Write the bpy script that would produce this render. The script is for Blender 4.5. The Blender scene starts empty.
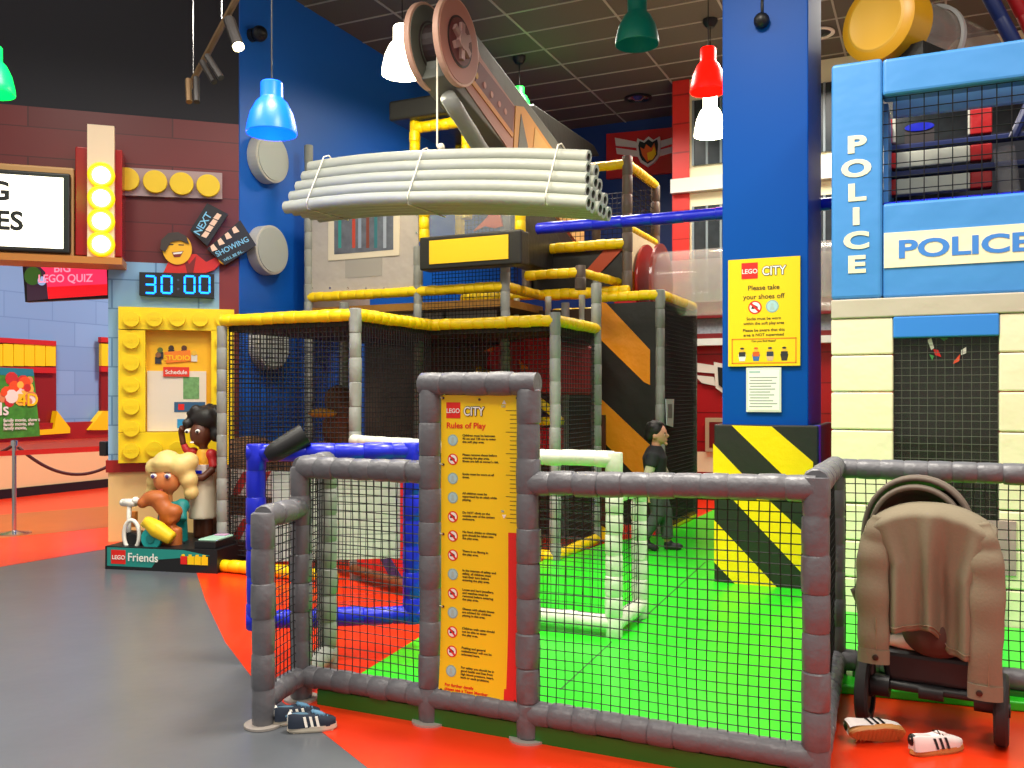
import bpy, bmesh, math, random
from mathutils import Vector, Matrix
random.seed(7)
S = bpy.context.scene
# ---------------- camera, world, exposure ----------------
F = 900.0; HY = 396.0; CU, CV = .907, .421        # focal length and horizon in pixels; room axes against the view
cam = bpy.data.cameras.new('camera'); camo = bpy.data.objects.new('camera', cam)
S.collection.objects.link(camo); S.camera = camo
cam.sensor_width = 36; cam.lens = 36*F/1024; cam.shift_y = (HY-384)/1024
cam.clip_start = .05; cam.clip_end = 200
camo.location = (0, 0, 1.5); camo.rotation_euler = (math.pi/2, 0, math.radians(24.91))
S.view_settings.view_transform = 'Standard'; S.view_settings.look = 'None'
S.view_settings.exposure = 0.1; S.view_settings.gamma = 1; S.view_settings.use_curve_mapping = False
w = bpy.data.worlds.new('world'); S.world = w; w.use_nodes = True
w.node_tree.nodes['Background'].inputs[0].default_value = (1, .93, .84, 1)
w.node_tree.nodes['Background'].inputs[1].default_value = .5

def area(loc, size, power, col=(1, .93, .82), rot=(0, 0, 0)):  # area lights added near ceiling height to brighten the room, no fittings modelled
    l = bpy.data.lights.new('ceiling_spot', 'AREA'); l.energy = power; l.size = size; l.color = col; l.spread = math.radians(150)
    o = bpy.data.objects.new('ceiling_spot', l); S.collection.objects.link(o); o.location = loc; o.rotation_euler = rot
for (x, y, p) in ((-4.5, 1.0, 80), (-1.0, .5, 95), (2.0, 2.2, 95), (-6.0, 4.0, 90), (-1.5, 4.4, 220), (1.5, 5.0, 75), (-4.2, 5.0, 120), (-9.5, 6.5, 260)):
    area((x, y, 5.8), 1.0, p)
area((-1.2, 11.2, 5.9), 1.6, 190); area((-4.2, 10.5, 5.9), 1.4, 170); area((-9.5, 11.5, 5.9), 1.2, 260)

# ---------------- pixel to place ----------------
def w2(X, Y): return (CU*X-CV*Y, CV*X+CU*Y)
def at(px, py, d):
    X = (px-512)/F*d; u, v = w2(X, d); return Vector((u, v, 1.5+(HY-py)/F*d))
def lz(px, py, z): return at(px, py, (z-1.5)*F/(HY-py))
def gr(px, py): return lz(px, py, 0)
def gv(px, py, v): return at(px, py, v/(CV*(px-512)/F+CU))
def gu(px, py, u): return at(px, py, u/(CU*(px-512)/F-CV))
Rt = Vector((CU, CV, 0)); Fw = Vector((-CV, CU, 0)); UP = Vector((0, 0, 1))

# ---------------- materials ----------------
def lin(c):
    if isinstance(c, str): c = [int(c[i:i+2], 16)/255 for i in (0, 2, 4)]
    return tuple((x/12.92 if x <= .04045 else ((x+.055)/1.055)**2.4) for x in c)+(1,)
_m = {}
def mat(name, col, rough=.5, bump=0, bscale=20, metal=0, emit=0, alpha=1, trans=0, coat=0, var=0, spec=.5):
    if name in _m: return _m[name]
    m = bpy.data.materials.new(name); m.use_nodes = True; nt = m.node_tree; b = nt.nodes['Principled BSDF']
    c = lin(col); b.inputs['Base Color'].default_value = c; b.inputs['Roughness'].default_value = rough
    b.inputs['Metallic'].default_value = metal; b.inputs['Specular IOR Level'].default_value = spec
    if emit: b.inputs['Emission Color'].default_value = c; b.inputs['Emission Strength'].default_value = emit
    if alpha < 1: b.inputs['Alpha'].default_value = alpha
    if trans: b.inputs['Transmission Weight'].default_value = trans
    if coat: b.inputs['Coat Weight'].default_value = coat; b.inputs['Coat Roughness'].default_value = .15
    if bump or var:
        tc = nt.nodes.new('ShaderNodeTexCoord'); n = nt.nodes.new('ShaderNodeTexNoise')
        n.inputs['Scale'].default_value = bscale; n.inputs['Detail'].default_value = 3
        nt.links.new(tc.outputs['Object'], n.inputs['Vector'])
    if bump:
        bp = nt.nodes.new('ShaderNodeBump'); bp.inputs['Strength'].default_value = bump; bp.inputs['Distance'].default_value = .07 if bscale <= 6 else .02 if bscale <= 24 else .003
        nt.links.new(n.outputs['Fac'], bp.inputs['Height']); nt.links.new(bp.outputs['Normal'], b.inputs['Normal'])
    if var:
        mx = nt.nodes.new('ShaderNodeMixRGB'); mx.inputs['Color1'].default_value = tuple(x*(1-var) for x in c[:3])+(1,)
        mx.inputs['Color2'].default_value = tuple(min(1, x*(1+var)) for x in c[:3])+(1,)
        nt.links.new(n.outputs['Fac'], mx.inputs['Fac']); nt.links.new(mx.outputs[0], b.inputs['Base Color'])
    _m[name] = m; return m
def brickmat(name, c1, c2, mortar, bw, bh, axis='XZ', ms=.01, rough=.4, offset=.5):
    m = bpy.data.materials.new(name); m.use_nodes = True; nt = m.node_tree; b = nt.nodes['Principled BSDF']
    tc = nt.nodes.new('ShaderNodeTexCoord'); sp = nt.nodes.new('ShaderNodeSeparateXYZ'); cb = nt.nodes.new('ShaderNodeCombineXYZ')
    br = nt.nodes.new('ShaderNodeTexBrick'); nt.links.new(tc.outputs['Object'], sp.inputs[0])
    nt.links.new(sp.outputs[axis[0]], cb.inputs[0]); nt.links.new(sp.outputs[axis[1]], cb.inputs[1]); nt.links.new(cb.outputs[0], br.inputs['Vector'])
    br.inputs['Color1'].default_value = lin(c1); br.inputs['Color2'].default_value = lin(c2); br.inputs['Mortar'].default_value = lin(mortar)
    br.inputs['Scale'].default_value = 1; br.inputs['Mortar Size'].default_value = ms; br.inputs['Brick Width'].default_value = bw; br.inputs['Row Height'].default_value = bh
    br.offset = offset; b.inputs['Roughness'].default_value = rough; nt.links.new(br.outputs['Color'], b.inputs['Base Color']); _m[name] = m; return m
def stripemat(name, c1, c2, d, period, phase=0, duty=.5, rough=.4):
    m = bpy.data.materials.new(name); m.use_nodes = True; nt = m.node_tree; b = nt.nodes['Principled BSDF']
    tc = nt.nodes.new('ShaderNodeTexCoord'); dp = nt.nodes.new('ShaderNodeVectorMath'); dp.operation = 'DOT_PRODUCT'; dp.inputs[1].default_value = d
    nt.links.new(tc.outputs['Object'], dp.inputs[0])
    a = nt.nodes.new('ShaderNodeMath'); a.operation = 'MULTIPLY_ADD'; a.inputs[1].default_value = 1/period; a.inputs[2].default_value = phase+100
    f = nt.nodes.new('ShaderNodeMath'); f.operation = 'FRACT'; g = nt.nodes.new('ShaderNodeMath'); g.operation = 'LESS_THAN'; g.inputs[1].default_value = duty
    mx = nt.nodes.new('ShaderNodeMixRGB'); mx.inputs['Color1'].default_value = lin(c2); mx.inputs['Color2'].default_value = lin(c1)
    nt.links.new(dp.outputs['Value'], a.inputs[0]); nt.links.new(a.outputs[0], f.inputs[0]); nt.links.new(f.outputs[0], g.inputs[0])
    nt.links.new(g.outputs[0], mx.inputs['Fac']); nt.links.new(mx.outputs[0], b.inputs['Base Color']); b.inputs['Roughness'].default_value = rough
    _m[name] = m; return m
BLK = mat('black_vinyl', '24231f', .4, .25, 9); YEL = mat('yellow_vinyl', 'fad200', .38, .2, 14); GRY = mat('grey_vinyl', '7f7f84', .42, .35, 16)
GRD = mat('grey_padding_dark', '8d8f88', .5, .3, 16); NET = mat('black_net', '0c0c0e', .7); BLU = mat('blue_vinyl', '1626d0', .3, .25, 14); WHV = mat('white_vinyl', 'd9dccb', .45, .3, 15)
NVY = mat('navy_vinyl', '1b2c66', .4); REDV = mat('red_vinyl', 'c0161c', .4, .25, 6); ORV = mat('orange_vinyl', 'f5941c', .38, .3, 5); CRM = mat('cream_vinyl', 'ebe2c0', .45, .15, 5)
SKY = mat('light_blue_vinyl', '3f88cb', .42, .22, 2.5); WHT = mat('white_paint', 'f2efe6', .45); BLKP = mat('black_paint', '111114', .45); STEEL = mat('polished_steel', 'c8c8c8', .18, metal=1)
YP = mat('yellow_print', 'f9cf05', .42); RP = mat('red_print', 'e02015', .45); OR = mat('orange_print', 'f0801c', .45); GP = mat('grey_print', 'a9bfb8', .5); TXT = mat('dark_print', '3a2a10', .6)
WOOD = mat('dark_brown_vinyl', '6b3c1c', .5, .2, 8, var=.4); CLR = mat('clear_acrylic', 'd8d4d0', .08, alpha=.2); PLX = mat('clear_window', '9aa0a4', .12, alpha=.3, bump=.4, bscale=5)
ROPE = mat('white_rope', 'e8e0cc', .7); TARP = mat('pale_grey_tarpaulin', 'b3aaa2', .45, .5, 3); DRED = mat('maroon_vinyl', '6d1518', .4)
SKIN = mat('skin', 'cf9576', .55); HAIR = mat('black_hair', '15100e', .6, .6, 60)

# ---------------- mesh collector ----------------
class MB:
    def __init__(s, M=None): s.v = []; s.f = []; s.m = []; s.mats = []; s.M = M or Matrix.Identity(4)
    def mi(s, m):
        if m not in s.mats: s.mats.append(m)
        return s.mats.index(m)
    def add(s, vs, fs, m, T=None):
        b = len(s.v); X = s.M @ T if T is not None else s.M
        s.v += [X @ Vector(p) for p in vs]; k = s.mi(m)
        for f in fs: s.f.append([b+i for i in f]); s.m.append(k)
    def box(s, a, b, m, T=None):
        x0, y0, z0 = [min(p, q) for p, q in zip(a, b)]; x1, y1, z1 = [max(p, q) for p, q in zip(a, b)]
        s.add([(x0, y0, z0), (x1, y0, z0), (x1, y1, z0), (x0, y1, z0), (x0, y0, z1), (x1, y0, z1), (x1, y1, z1), (x0, y1, z1)],
              [(0, 3, 2, 1), (4, 5, 6, 7), (0, 1, 5, 4), (1, 2, 6, 5), (2, 3, 7, 6), (3, 0, 4, 7)], m, T)
    def rect(s, x0, y0, x1, y1, z, m, th=.002): s.box((x0, y0, z-th), (x1, y1, z), m)
    def prism(s, pts, z0, z1, m, T=None):
        n = len(pts); A = sum(pts[i][0]*pts[(i+1) % n][1]-pts[(i+1) % n][0]*pts[i][1] for i in range(n))
        if A < 0: pts = pts[::-1]
        s.add([(p[0], p[1], z0) for p in pts]+[(p[0], p[1], z1) for p in pts],
              [tuple(range(n-1, -1, -1)), tuple(range(n, 2*n))]+[(i, (i+1) % n, n+(i+1) % n, n+i) for i in range(n)], m, T)
    def disc(s, x, y, r, z0, z1, m, n=28, ry=None):
        ry = ry or r
        s.prism([(x+r*math.cos(2*math.pi*i/n), y+ry*math.sin(2*math.pi*i/n)) for i in range(n)], z0, z1, m)
    def lathe(s, prof, m, T=None, n=28):
        vs = []; fs = []; k = len(prof)
        for i in range(n):
            a = 2*math.pi*i/n
            for r, z in prof: vs.append((r*math.cos(a), r*math.sin(a), z))
        for i in range(n):
            for j in range(k-1): fs.append((i*k+j, ((i+1) % n)*k+j, ((i+1) % n)*k+j+1, i*k+j+1))
        s.add(vs, fs, m, T)
    def tube(s, pts, r, m, n=8, closed=False, cap=True, flat=1.0, side=None):
        pts = [Vector(p) for p in pts]; k = len(pts); rs = r if isinstance(r, (list, tuple)) else [r]*k
        vs = []; fs = []; prev = None
        for i, p in enumerate(pts):
            if closed: t = pts[(i+1) % k]-pts[i-1]
            else: t = pts[min(i+1, k-1)]-pts[max(i-1, 0)]
            t.normalize()
            if prev is None:
                a = side if side is not None else (UP if abs(t.z) < .9 else Vector((1, 0, 0)))
                a = (a-t*a.dot(t)).normalized()
            else: a = (prev-t*prev.dot(t)).normalized()
            prev = a; b = t.cross(a)
            for j in range(n):
                an = 2*math.pi*j/n; vs.append(p+a*rs[i]*math.cos(an)+b*rs[i]*flat*math.sin(an))
        for i in range(k if closed else k-1):
            i2 = (i+1) % k
            for j in range(n): fs.append((i*n+j, i*n+(j+1) % n, i2*n+(j+1) % n, i2*n+j))
        if cap and not closed: fs += [tuple(range(n-1, -1, -1)), tuple((k-1)*n+j for j in range(n))]
        s.add(vs, fs, m)
    def pad(s, p0, p1, r, m, seg=.115, n=12, puff=.1):
        p0, p1 = Vector(p0), Vector(p1); L = (p1-p0).length; k = max(1, round(L/seg)); pts = []; rs = []
        e = min(.008, L/k/6); d = (p1-p0)/L
        side = d.orthogonal().normalized(); s2 = d.cross(side)
        for i in range(k):
            a, b = L*i/k, L*(i+1)/k; q = r*(1+random.uniform(-.03, .05)); wob = side*random.uniform(-.04, .04)*r+s2*random.uniform(-.04, .04)*r
            for t, f in ((0, .93), (.0, 1), (.5, 1+puff*.25), (1, 1), (1, .93)):
                x = a+(b-a)*t
                if f >= .99: x = max(a+e*.8, min(b-e*.8, x))
                pts.append(p0+d*x+wob*(1 if f > .95 else 0)); rs.append(q*f if f > .95 else r*.93)
        # remove coincident ring pairs
        P = []; R = []
        for p, q in zip(pts, rs):
            if P and (p-P[-1]).length < 1e-4: continue
            P.append(p); R.append(q)
        vs = []; fs = []; K = len(P)
        for p, q in zip(P, R):
            for j in range(n):
                a = 2*math.pi*j/n; vs.append(p+side*q*math.cos(a)+s2*q*math.sin(a))
        for i in range(K-1):
            for j in range(n): fs.append((i*n+j, i*n+(j+1) % n, (i+1)*n+(j+1) % n, (i+1)*n+j))
        fs += [tuple(range(n-1, -1, -1)), tuple((K-1)*n+j for j in range(n))]
        s.add(vs, fs, m)
    def ball(s, c, r, m, n=16, T=None):
        if not isinstance(r, (tuple, list)): r = (r, r, r)
        vs = []; fs = []; k = n//2
        for i in range(k+1):
            th = math.pi*i/k
            for j in range(n):
                a = 2*math.pi*j/n; vs.append((c[0]+r[0]*math.sin(th)*math.cos(a), c[1]+r[1]*math.sin(th)*math.sin(a), c[2]-r[2]*math.cos(th)))
        for i in range(k):
            for j in range(n): fs.append((i*n+j, i*n+(j+1) % n, (i+1)*n+(j+1) % n, (i+1)*n+j))
        s.add(vs, fs, m, T)
    def text(s, t, x, y, size, z, m, align='LEFT', rot=0, sx=1, th=.0012, bold=.012):
        c = bpy.data.curves.new('t', 'FONT'); c.body = t; c.size = size; c.align_x = align; c.extrude = th; c.resolution_u = 4; c.offset = bold*size
        o = bpy.data.objects.new('t', c); S.collection.objects.link(o); dg = bpy.context.evaluated_depsgraph_get(); dg.update()
        me = bpy.data.meshes.new_from_object(o.evaluated_get(dg))
        T = Matrix.Translation((x, y, z)) @ Matrix.Rotation(rot, 4, 'Z') @ Matrix.Diagonal((sx, 1, 1, 1))
        s.add([v.co.copy() for v in me.vertices], [tuple(p.vertices) for p in me.polygons], m, T)
        bpy.data.objects.remove(o); bpy.data.curves.remove(c); bpy.data.meshes.remove(me)
    def build(s, name, parent=None, smooth=False, bevel=0, origin=None):
        org = Vector((0, 0, 0))
        if parent is not None:
            q = parent
            while q: org += Vector(q.location); q = q.parent
        elif origin is not None: org = Vector(origin)
        else:
            org = Vector((sum(v.x for v in s.v)/len(s.v), sum(v.y for v in s.v)/len(s.v), min(v.z for v in s.v)))
        me = bpy.data.meshes.new(name); me.from_pydata([v-org for v in s.v], [], s.f)
        for m in s.mats: me.materials.append(m)
        me.polygons.foreach_set('material_index', s.m)
        if smooth: me.polygons.foreach_set('use_smooth', [True]*len(me.polygons))
        me.update()
        if s.M.to_3x3().determinant() < 0: me.flip_normals()
        o = bpy.data.objects.new(name, me); S.collection.objects.link(o)
        if parent is not None: o.parent = parent
        else: o.location = org
        if smooth == 'auto':
            bm = bmesh.new(); bm.from_mesh(me)
            for e in bm.edges:
                if len(e.link_faces) == 2 and e.calc_face_angle(0) > .7: e.smooth = False
            bm.to_mesh(me); bm.free()
        if bevel:
            b = o.modifiers.new('bevel', 'BEVEL'); b.width = bevel; b.segments = 3; b.limit_method = 'ANGLE'; b.harden_normals = False
        return o
def tag(o, label, cat, group=None, kind=None):
    if label: o['label'] = label
    if cat: o['category'] = cat
    if group: o['group'] = group
    if kind: o['kind'] = kind
    return o
def thing(name, label, cat, loc, group=None):
    o = bpy.data.objects.new(name, None); S.collection.objects.link(o); o.location = loc; o.empty_display_size = .1
    return tag(o, label, cat, group)
def struct(o): o['kind'] = 'structure'; return o
def organic(mb, name, parent, voxel=.02, sm=4, origin=None):
    o = mb.build(name, parent, smooth=True, origin=origin)
    r = o.modifiers.new('r', 'REMESH'); r.mode = 'VOXEL'; r.voxel_size = voxel; r.use_smooth_shade = True
    q = o.modifiers.new('s', 'SMOOTH'); q.factor = .6; q.iterations = sm
    dg = bpy.context.evaluated_depsgraph_get(); dg.update()
    me = bpy.data.meshes.new_from_object(o.evaluated_get(dg)); o.modifiers.clear(); o.data = me
    if not me.materials: me.materials.append(mb.mats[0])
    return o
def net(mb, o, ex, ey, W, H, cell, r, m=NET, wob=.0, diag=False):
    o, ex, ey = Vector(o), Vector(ex).normalized(), Vector(ey).normalized(); nn = ex.cross(ey)
    nx, ny = max(2, round(W/cell)), max(2, round(H/cell))
    def P(a, b):
        q = o+ex*a+ey*b
        if wob: q += nn*wob*math.sin(a*9+b*5)+ex*wob*.5*math.sin(b*11+a*3)+ey*wob*.6*math.sin(a*7)
        return q
    for i in range(nx+1):
        a = W*i/nx; k = max(1, int(H/.08)) if wob else 1
        mb.tube([P(a, H*j/k) for j in range(k+1)], r, m, n=3, cap=False, side=nn)
    for j in range(ny+1):
        b = H*j/ny; k = max(1, int(W/.08)) if wob else 1
        mb.tube([P(W*i/k, b) for i in range(k+1)], r, m, n=3, cap=False, side=nn)
class Plane:
    """A vertical plane through p along ex; local x runs along it, y is height, z points towards the room."""
    def __init__(s, p, ex):
        s.p = Vector((p[0], p[1], 0)); s.ex = Vector((ex[0], ex[1], 0)).normalized(); s.n = s.ex.cross(UP)
        s.M = Matrix(((s.ex.x, 0, s.n.x, s.p.x), (s.ex.y, 0, s.n.y, s.p.y), (0, 1, 0, 0), (0, 0, 0, 1)))
    def hit(s, px, py, off=0):
        d0 = at(px, py, 1)-Vector((0, 0, 1.5)); q = s.p+s.n*off; t = s.n.dot(q)/s.n.dot(d0)
        h = Vector((0, 0, 1.5))+d0*t; return ((h-s.p).dot(s.ex), h.z)
    def w(s, x, y, z=0): return s.M @ Vector((x, y, z))
    def mb(s): return MB(s.M)
    def pbox(s, mb, x0, y0, x1, y1, z0, z1, m, off=None):
        off = z1 if off is None else off; xm, ym = (x0+x1)/2, (y0+y1)/2
        mb.box((s.hit(x0, ym, off)[0], s.hit(xm, y1, off)[1], z0), (s.hit(x1, ym, off)[0], s.hit(xm, y0, off)[1], z1), m)
    def poly(s, mb, pts, z0, z1, m, off=None):
        off = z1 if off is None else off; mb.prism([s.hit(a, b, off) for a, b in pts], z0, z1, m)
def V(*a): return Vector(a)

# ---------------- setting ----------------
m = mat('grey_floor_vinyl', '595d63', .28, .04, 3, var=.12, spec=.5)
mb = MB(); mb.box((-20, -6, -.1), (9, 20, 0), m); struct(mb.build('floor', origin=(0, 0, 0)))
REDF = mat('red_floor_vinyl', 'e23410', .28, .03, 3, var=.12); SHF = mat('brown_floor_vinyl', 'b0561f', .3, .03, 3, var=.15)
mb = MB()   # red zone: curved edge against the grey, in front of and under the play area
edge = [gr(196, 572), gr(205, 600), gr(225, 642), gr(255, 682), gr(300, 715), gr(360, 762)]
far = [gr(150, 570)]
e = [(p.x, p.y) for p in edge]+[(-.6, 2.2), (.2, 1.4), (3.2, .9), (8, .5), (8, 19), (-6.6, 19), (-6.6, 8.2)]
mb.prism(e, 0, .002, REDF); struct(mb.build('floor_red', origin=(0, 0, 0)))
mb = MB(); p = [gr(-60, 577), gr(112, 548)]; q = [gr(112, 487), gr(-60, 505)]
mb.prism([(p[0].x, p[0].y), (p[1].x, p[1].y), (-6.75, 9.6), (-6.75, 17), (-12.27, 17), (q[1].x, q[1].y)], 0, .002, REDF)
struct(mb.build('floor_red_left', origin=(0, 0, 0)))
mb = MB(); a = [gr(-60, 520), gr(112, 506), gr(112, 527), gr(-60, 545)]
mb.prism([(t.x, t.y) for t in a], .002, .004, SHF); struct(mb.build('floor_brown_band', origin=(0, 0, 0)))  # brownish shadow across the red floor, painted as a thin darker strip

ceilm = mat('dark_ceiling_tile', '5d5950', .8, .3, 60, var=.12)
mb = MB(); mb.box((-6.69, 6, 6.1), (9, 14.6, 6.2), ceilm); struct(mb.build('ceiling', origin=(0, 0, 6)))
mb = MB(); TB = mat('ceiling_grid_metal', 'a9a69c', .4)
u0 = lz(604, 0, 6.1).x
for i in range(-6, 7):
    u = u0+i*1.2
    if -6.69 < u < 9: mb.box((u-.012, 6, 6.088), (u+.012, 14.5, 6.1), TB)
v0 = lz(700, 0, 6.1).y
for j in range(-8, 14):
    v = v0+j*.6
    if 6 < v < 14.5: mb.box((-6.69, v-.01, 6.09), (9, v+.01, 6.1), TB)
struct(mb.build('trim_1', origin=(0, 0, 6)))
mb = MB(); mb.box((-20, 6, 7.4), (-6.75, 20, 7.5), mat('black_ceiling', '1c1a1d', .8)); struct(mb.build('ceiling_black', origin=(0, 0, 7)))
BW = mat('blue_wall_paint', '0a5cc0', .45, .06, 40)
mb = MB(); mb.box((-6.85, 7.5, 0), (-6.69, 14.6, 7.4), BW); struct(mb.build('wall_left', origin=(-6.7, 11, 0)))
mb = MB(); mb.box((-6.69, 14.5, 0), (9, 14.65, 6.1), mat('navy_wall_paint', '183a80', .5)); struct(mb.build('wall_back', origin=(0, 14.5, 0)))
# left feature wall: maroon over pale blue, dark above
p0 = w2(-2.91, 9.63); dW = w2(.953, .303); W = Plane(p0, dW)
s108 = W.hit(108, 400)[0]
zt = W.hit(120, 114)[1]; zt0 = (W.hit(0, 104)[1]+W.hit(235, 124)[1])/2
zl = W.hit(180, 264)[1]
mb = W.mb(); mb.box((-6, zt0, -.3), (0, 7.4, 0), mat('near_black_wall', '1d1c26', .7)); struct(mb.build('wall_upper_left', origin=(p0[0], p0[1], zt0)))
mb = W.mb(); mb.box((-6, zl, -.3), (0, zt0, .0), brickmat('maroon_block_wall', '6e1f22', '5f1a1e', '4a1216', 1.0, .3, 'XZ', .006)); struct(mb.build('wall_maroon', origin=(p0[0], p0[1], 0)))
LBW = brickmat('pale_blue_block_wall', '8db9dc', '86b2d8', '5f8ab5', .62, .3, 'XZ', .007)
mb = W.mb(); zc = W.hit(120, 472)[1]; zd = W.hit(120, 460)[1]; sm = W.hit(219, 300)[0]
mb.box((s108, zd, -.3), (sm, zl, .0), LBW); mb.box((sm, zd, -.3), (0, zl, 0), mat('maroon_paint', '7a2224', .5))
mb.box((s108-.02, zc, -.3), (0, zd, .03), mat('dark_red_ledge', '9c1a14', .4)); mb.box((s108, 0, -.3), (0, zc, 0), mat('sand_laminate', 'e9c884', .5))
struct(mb.build('wall_feature', origin=(p0[0], p0[1], 0)))
# the far wall seen under the marquee (a shop front along v)
FL = Plane((-12.27, 0), (0, 1))
mb = FL.mb(); zb = FL.hit(60, 438)[1]; zr = FL.hit(60, 430)[1]
mb.box((6, zb, -.2), (20, 6, 0), brickmat('pale_blue_block_wall_far', '86a9d4', '7d9fcb', '6d90bf', .8, .38, 'YZ', .008))
mb.box((6, .14, -.2), (20, zb, .02), mat('wood_laminate', 'f0d098', .45)); mb.box((6, 0, -.2), (20, .14, .04), BLKP); mb.box((6, zb-.02, -.2), (20, zr+.12, .12), mat('dark_red_ledge', '9c1a14', .4))
struct(mb.build('wall_far_left', origin=(-12.27, 12, 0)))
def far_window(name, x0, x1, n):
    t = struct(bpy.data.objects.new(name, None)); S.collection.objects.link(t); t.location = FL.w(FL.hit((x0+x1)/2, 400)[0], zb+.12)
    mb = FL.mb(); R = mat('red_paint', 'c31a18', .45); D = mat('dark_red_paint', '87110f', .45)
    FL.pbox(mb, x0, 338, x1, 437, 0, .05, D); FL.pbox(mb, x0, 338, x1, 343, .05, .12, R); FL.pbox(mb, x0, 366, x1, 372, .05, .1, R)
    mb.build('window_frame', t)
    mb = FL.mb(); dx = (x1-x0)/n
    for i in range(n): FL.pbox(mb, x0+dx*i+.4, 344, x0+dx*(i+1)-.4, 366, .05, .11, YP)
    mb.build('yellow_panels', t)
    mb = FL.mb()
    if x0 < 40: FL.poly(mb, [(57, 411), (70, 428), (70, 433), (40, 435), (40, 430), (54, 429)], .05, .16, YP)
    else: FL.poly(mb, [(88, 430), (103, 411), (110, 411), (110, 430)], .05, .16, YP)
    mb.build('corner_bracket', t)
    return t
far_window('window_1', -40, 56, 9); far_window('window_2', 101, 130, 2)
# poster in the far window
mb = FL.mb(); FL.poly(mb, [(-30, 366), (33, 369), (40, 436), (-30, 441)], .12, .15, mat('poster_green', '3f8f2c', .5, var=.6, bscale=12))
FL.poly(mb, [(-30, 366), (33, 369), (34, 376), (-30, 374)], .15, .153, mat('poster_teal', '1d7f8e', .5))
rr = random.Random(3)
for i in range(26):
    x, y = FL.hit(rr.uniform(2, 33), rr.uniform(378, 402), .15); mb.disc(x, y, rr.uniform(.05, .11), .15, .153+.0003*i, mat('poster_dot%d' % (i % 5), ['e8541f', 'f3c24a', 'd98a55', 'c7302c', 'f2e8d8'][i % 5], .5), 10)
x, y = FL.hit(1, 415, .16); mb.text('Friends', x-.65, y, .26, .165, WHT); x, y = FL.hit(18, 414, .16); mb.text('4D', x, y+.12, .26, .165, YP)
for i in range(3): x, y = FL.hit(3, 422+i*4, .16); mb.text('family movie, show times daily'[:20-3*i], x, y, .07, .165, WHT)
tag(mb.build('movie_poster'), 'green movie poster in the far window behind the red rope barrier', 'poster')

# ---------------- marquee, bulbs, studs ----------------
def sign_marquee():
    t = thing('marquee_sign', 'lit white letterboard marquee with wooden and black frame, upper left', 'sign', W.w(W.hit(20, 258, .3)[0], W.hit(60, 256, .3)[1], .15))
    mb = W.mb(); z0, z1 = .0, .34
    W.pbox(mb, -150, 160, 74, 253, z0, .30, mat('wooden_frame', 'b98a55', .4)); mb.build('cabinet', t, bevel=.02)
    mb = W.mb(); W.pbox(mb, -150, 166, 70, 249, .30, .37, BLKP); mb.build('frame', t, bevel=.02)
    mb = W.mb(); W.pbox(mb, -146, 171, 63, 244, .37, .375, mat('lit_panel', 'fff6df', .5, emit=2.2)); f = mb.build('letterboard', t)
    mb = W.mb()
    for s, px, y in (('G', 10, 200), ('ES', 23, 230)):
        x, z = W.hit(px, y, .38); mb.text(s, x, z, .25, .379, BLKP, 'RIGHT', bold=.03)
    mb.build('lettering', f)
    mb = W.mb(); W.pbox(mb, -150, 252, 122, 259, -.02, .42, mat('orange_wood', 'b8732f', .45)); mb.build('ledge', t)
sign_marquee()
def bulb_column():
    t = thing('bulb_column', 'red marquee column with four round lit bulbs', 'light', W.w(W.hit(100, 258, .3)[0], W.hit(100, 252, .3)[1], .3))
    mb = W.mb(); W.pbox(mb, 75, 148, 122, 256, .02, .33, mat('glossy_red_panel', '9c1212', .2)); mb.build('cabinet', t, bevel=.01)
    mb = W.mb(); W.pbox(mb, 87, 125, 114, 257, .33, .40, mat('cream_strip', 'e6ccae', .4)); mb.build('bulb_strip', t)
    for i, y in enumerate((175, 198, 221, 244)):
        x, z = W.hit(101, y, .42); mb = W.mb(); r = .125
        mb.M = mb.M @ Matrix.Translation((x, z, .40)); mb.lathe([(r*.6, .0), (r, .0), (r, .03), (r*.86, .045), (r*.7, .02)], mat('bulb_ring', 'f5b000', .35, emit=1.2)); b = mb.build('bulb_socket', t, smooth=True)
        mb = W.mb(); mb.ball((x, z, .42), (.082, .082, .06), mat('lit_bulb', 'ffefc0', .4, emit=9)); mb.build('bulb', b, smooth=True)
bulb_column()
def stud_strip():
    t = thing('stud_strip', 'grey strip with a row of round yellow studs beside the lit bulb column', 'decoration', W.w(W.hit(175, 190)[0], W.hit(175, 195)[1], 0))
    mb = W.mb(); W.poly(mb, [(118, 167), (222, 173), (222, 199), (118, 195)], 0, .05, mat('grey_strip', 'a48d92', .5), .05); mb.build('backing_strip', t)
    for x, y in ((127, 179.5), (155, 182), (181.5, 184), (208, 186)):
        a, b = W.hit(x, y, .08); mb = W.mb(); mb.disc(a, b, .118, .05, .11, mat('yellow_plastic', 'e9c31a', .4), 32); mb.build('stud', t, bevel=.008)
stud_strip()
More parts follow.
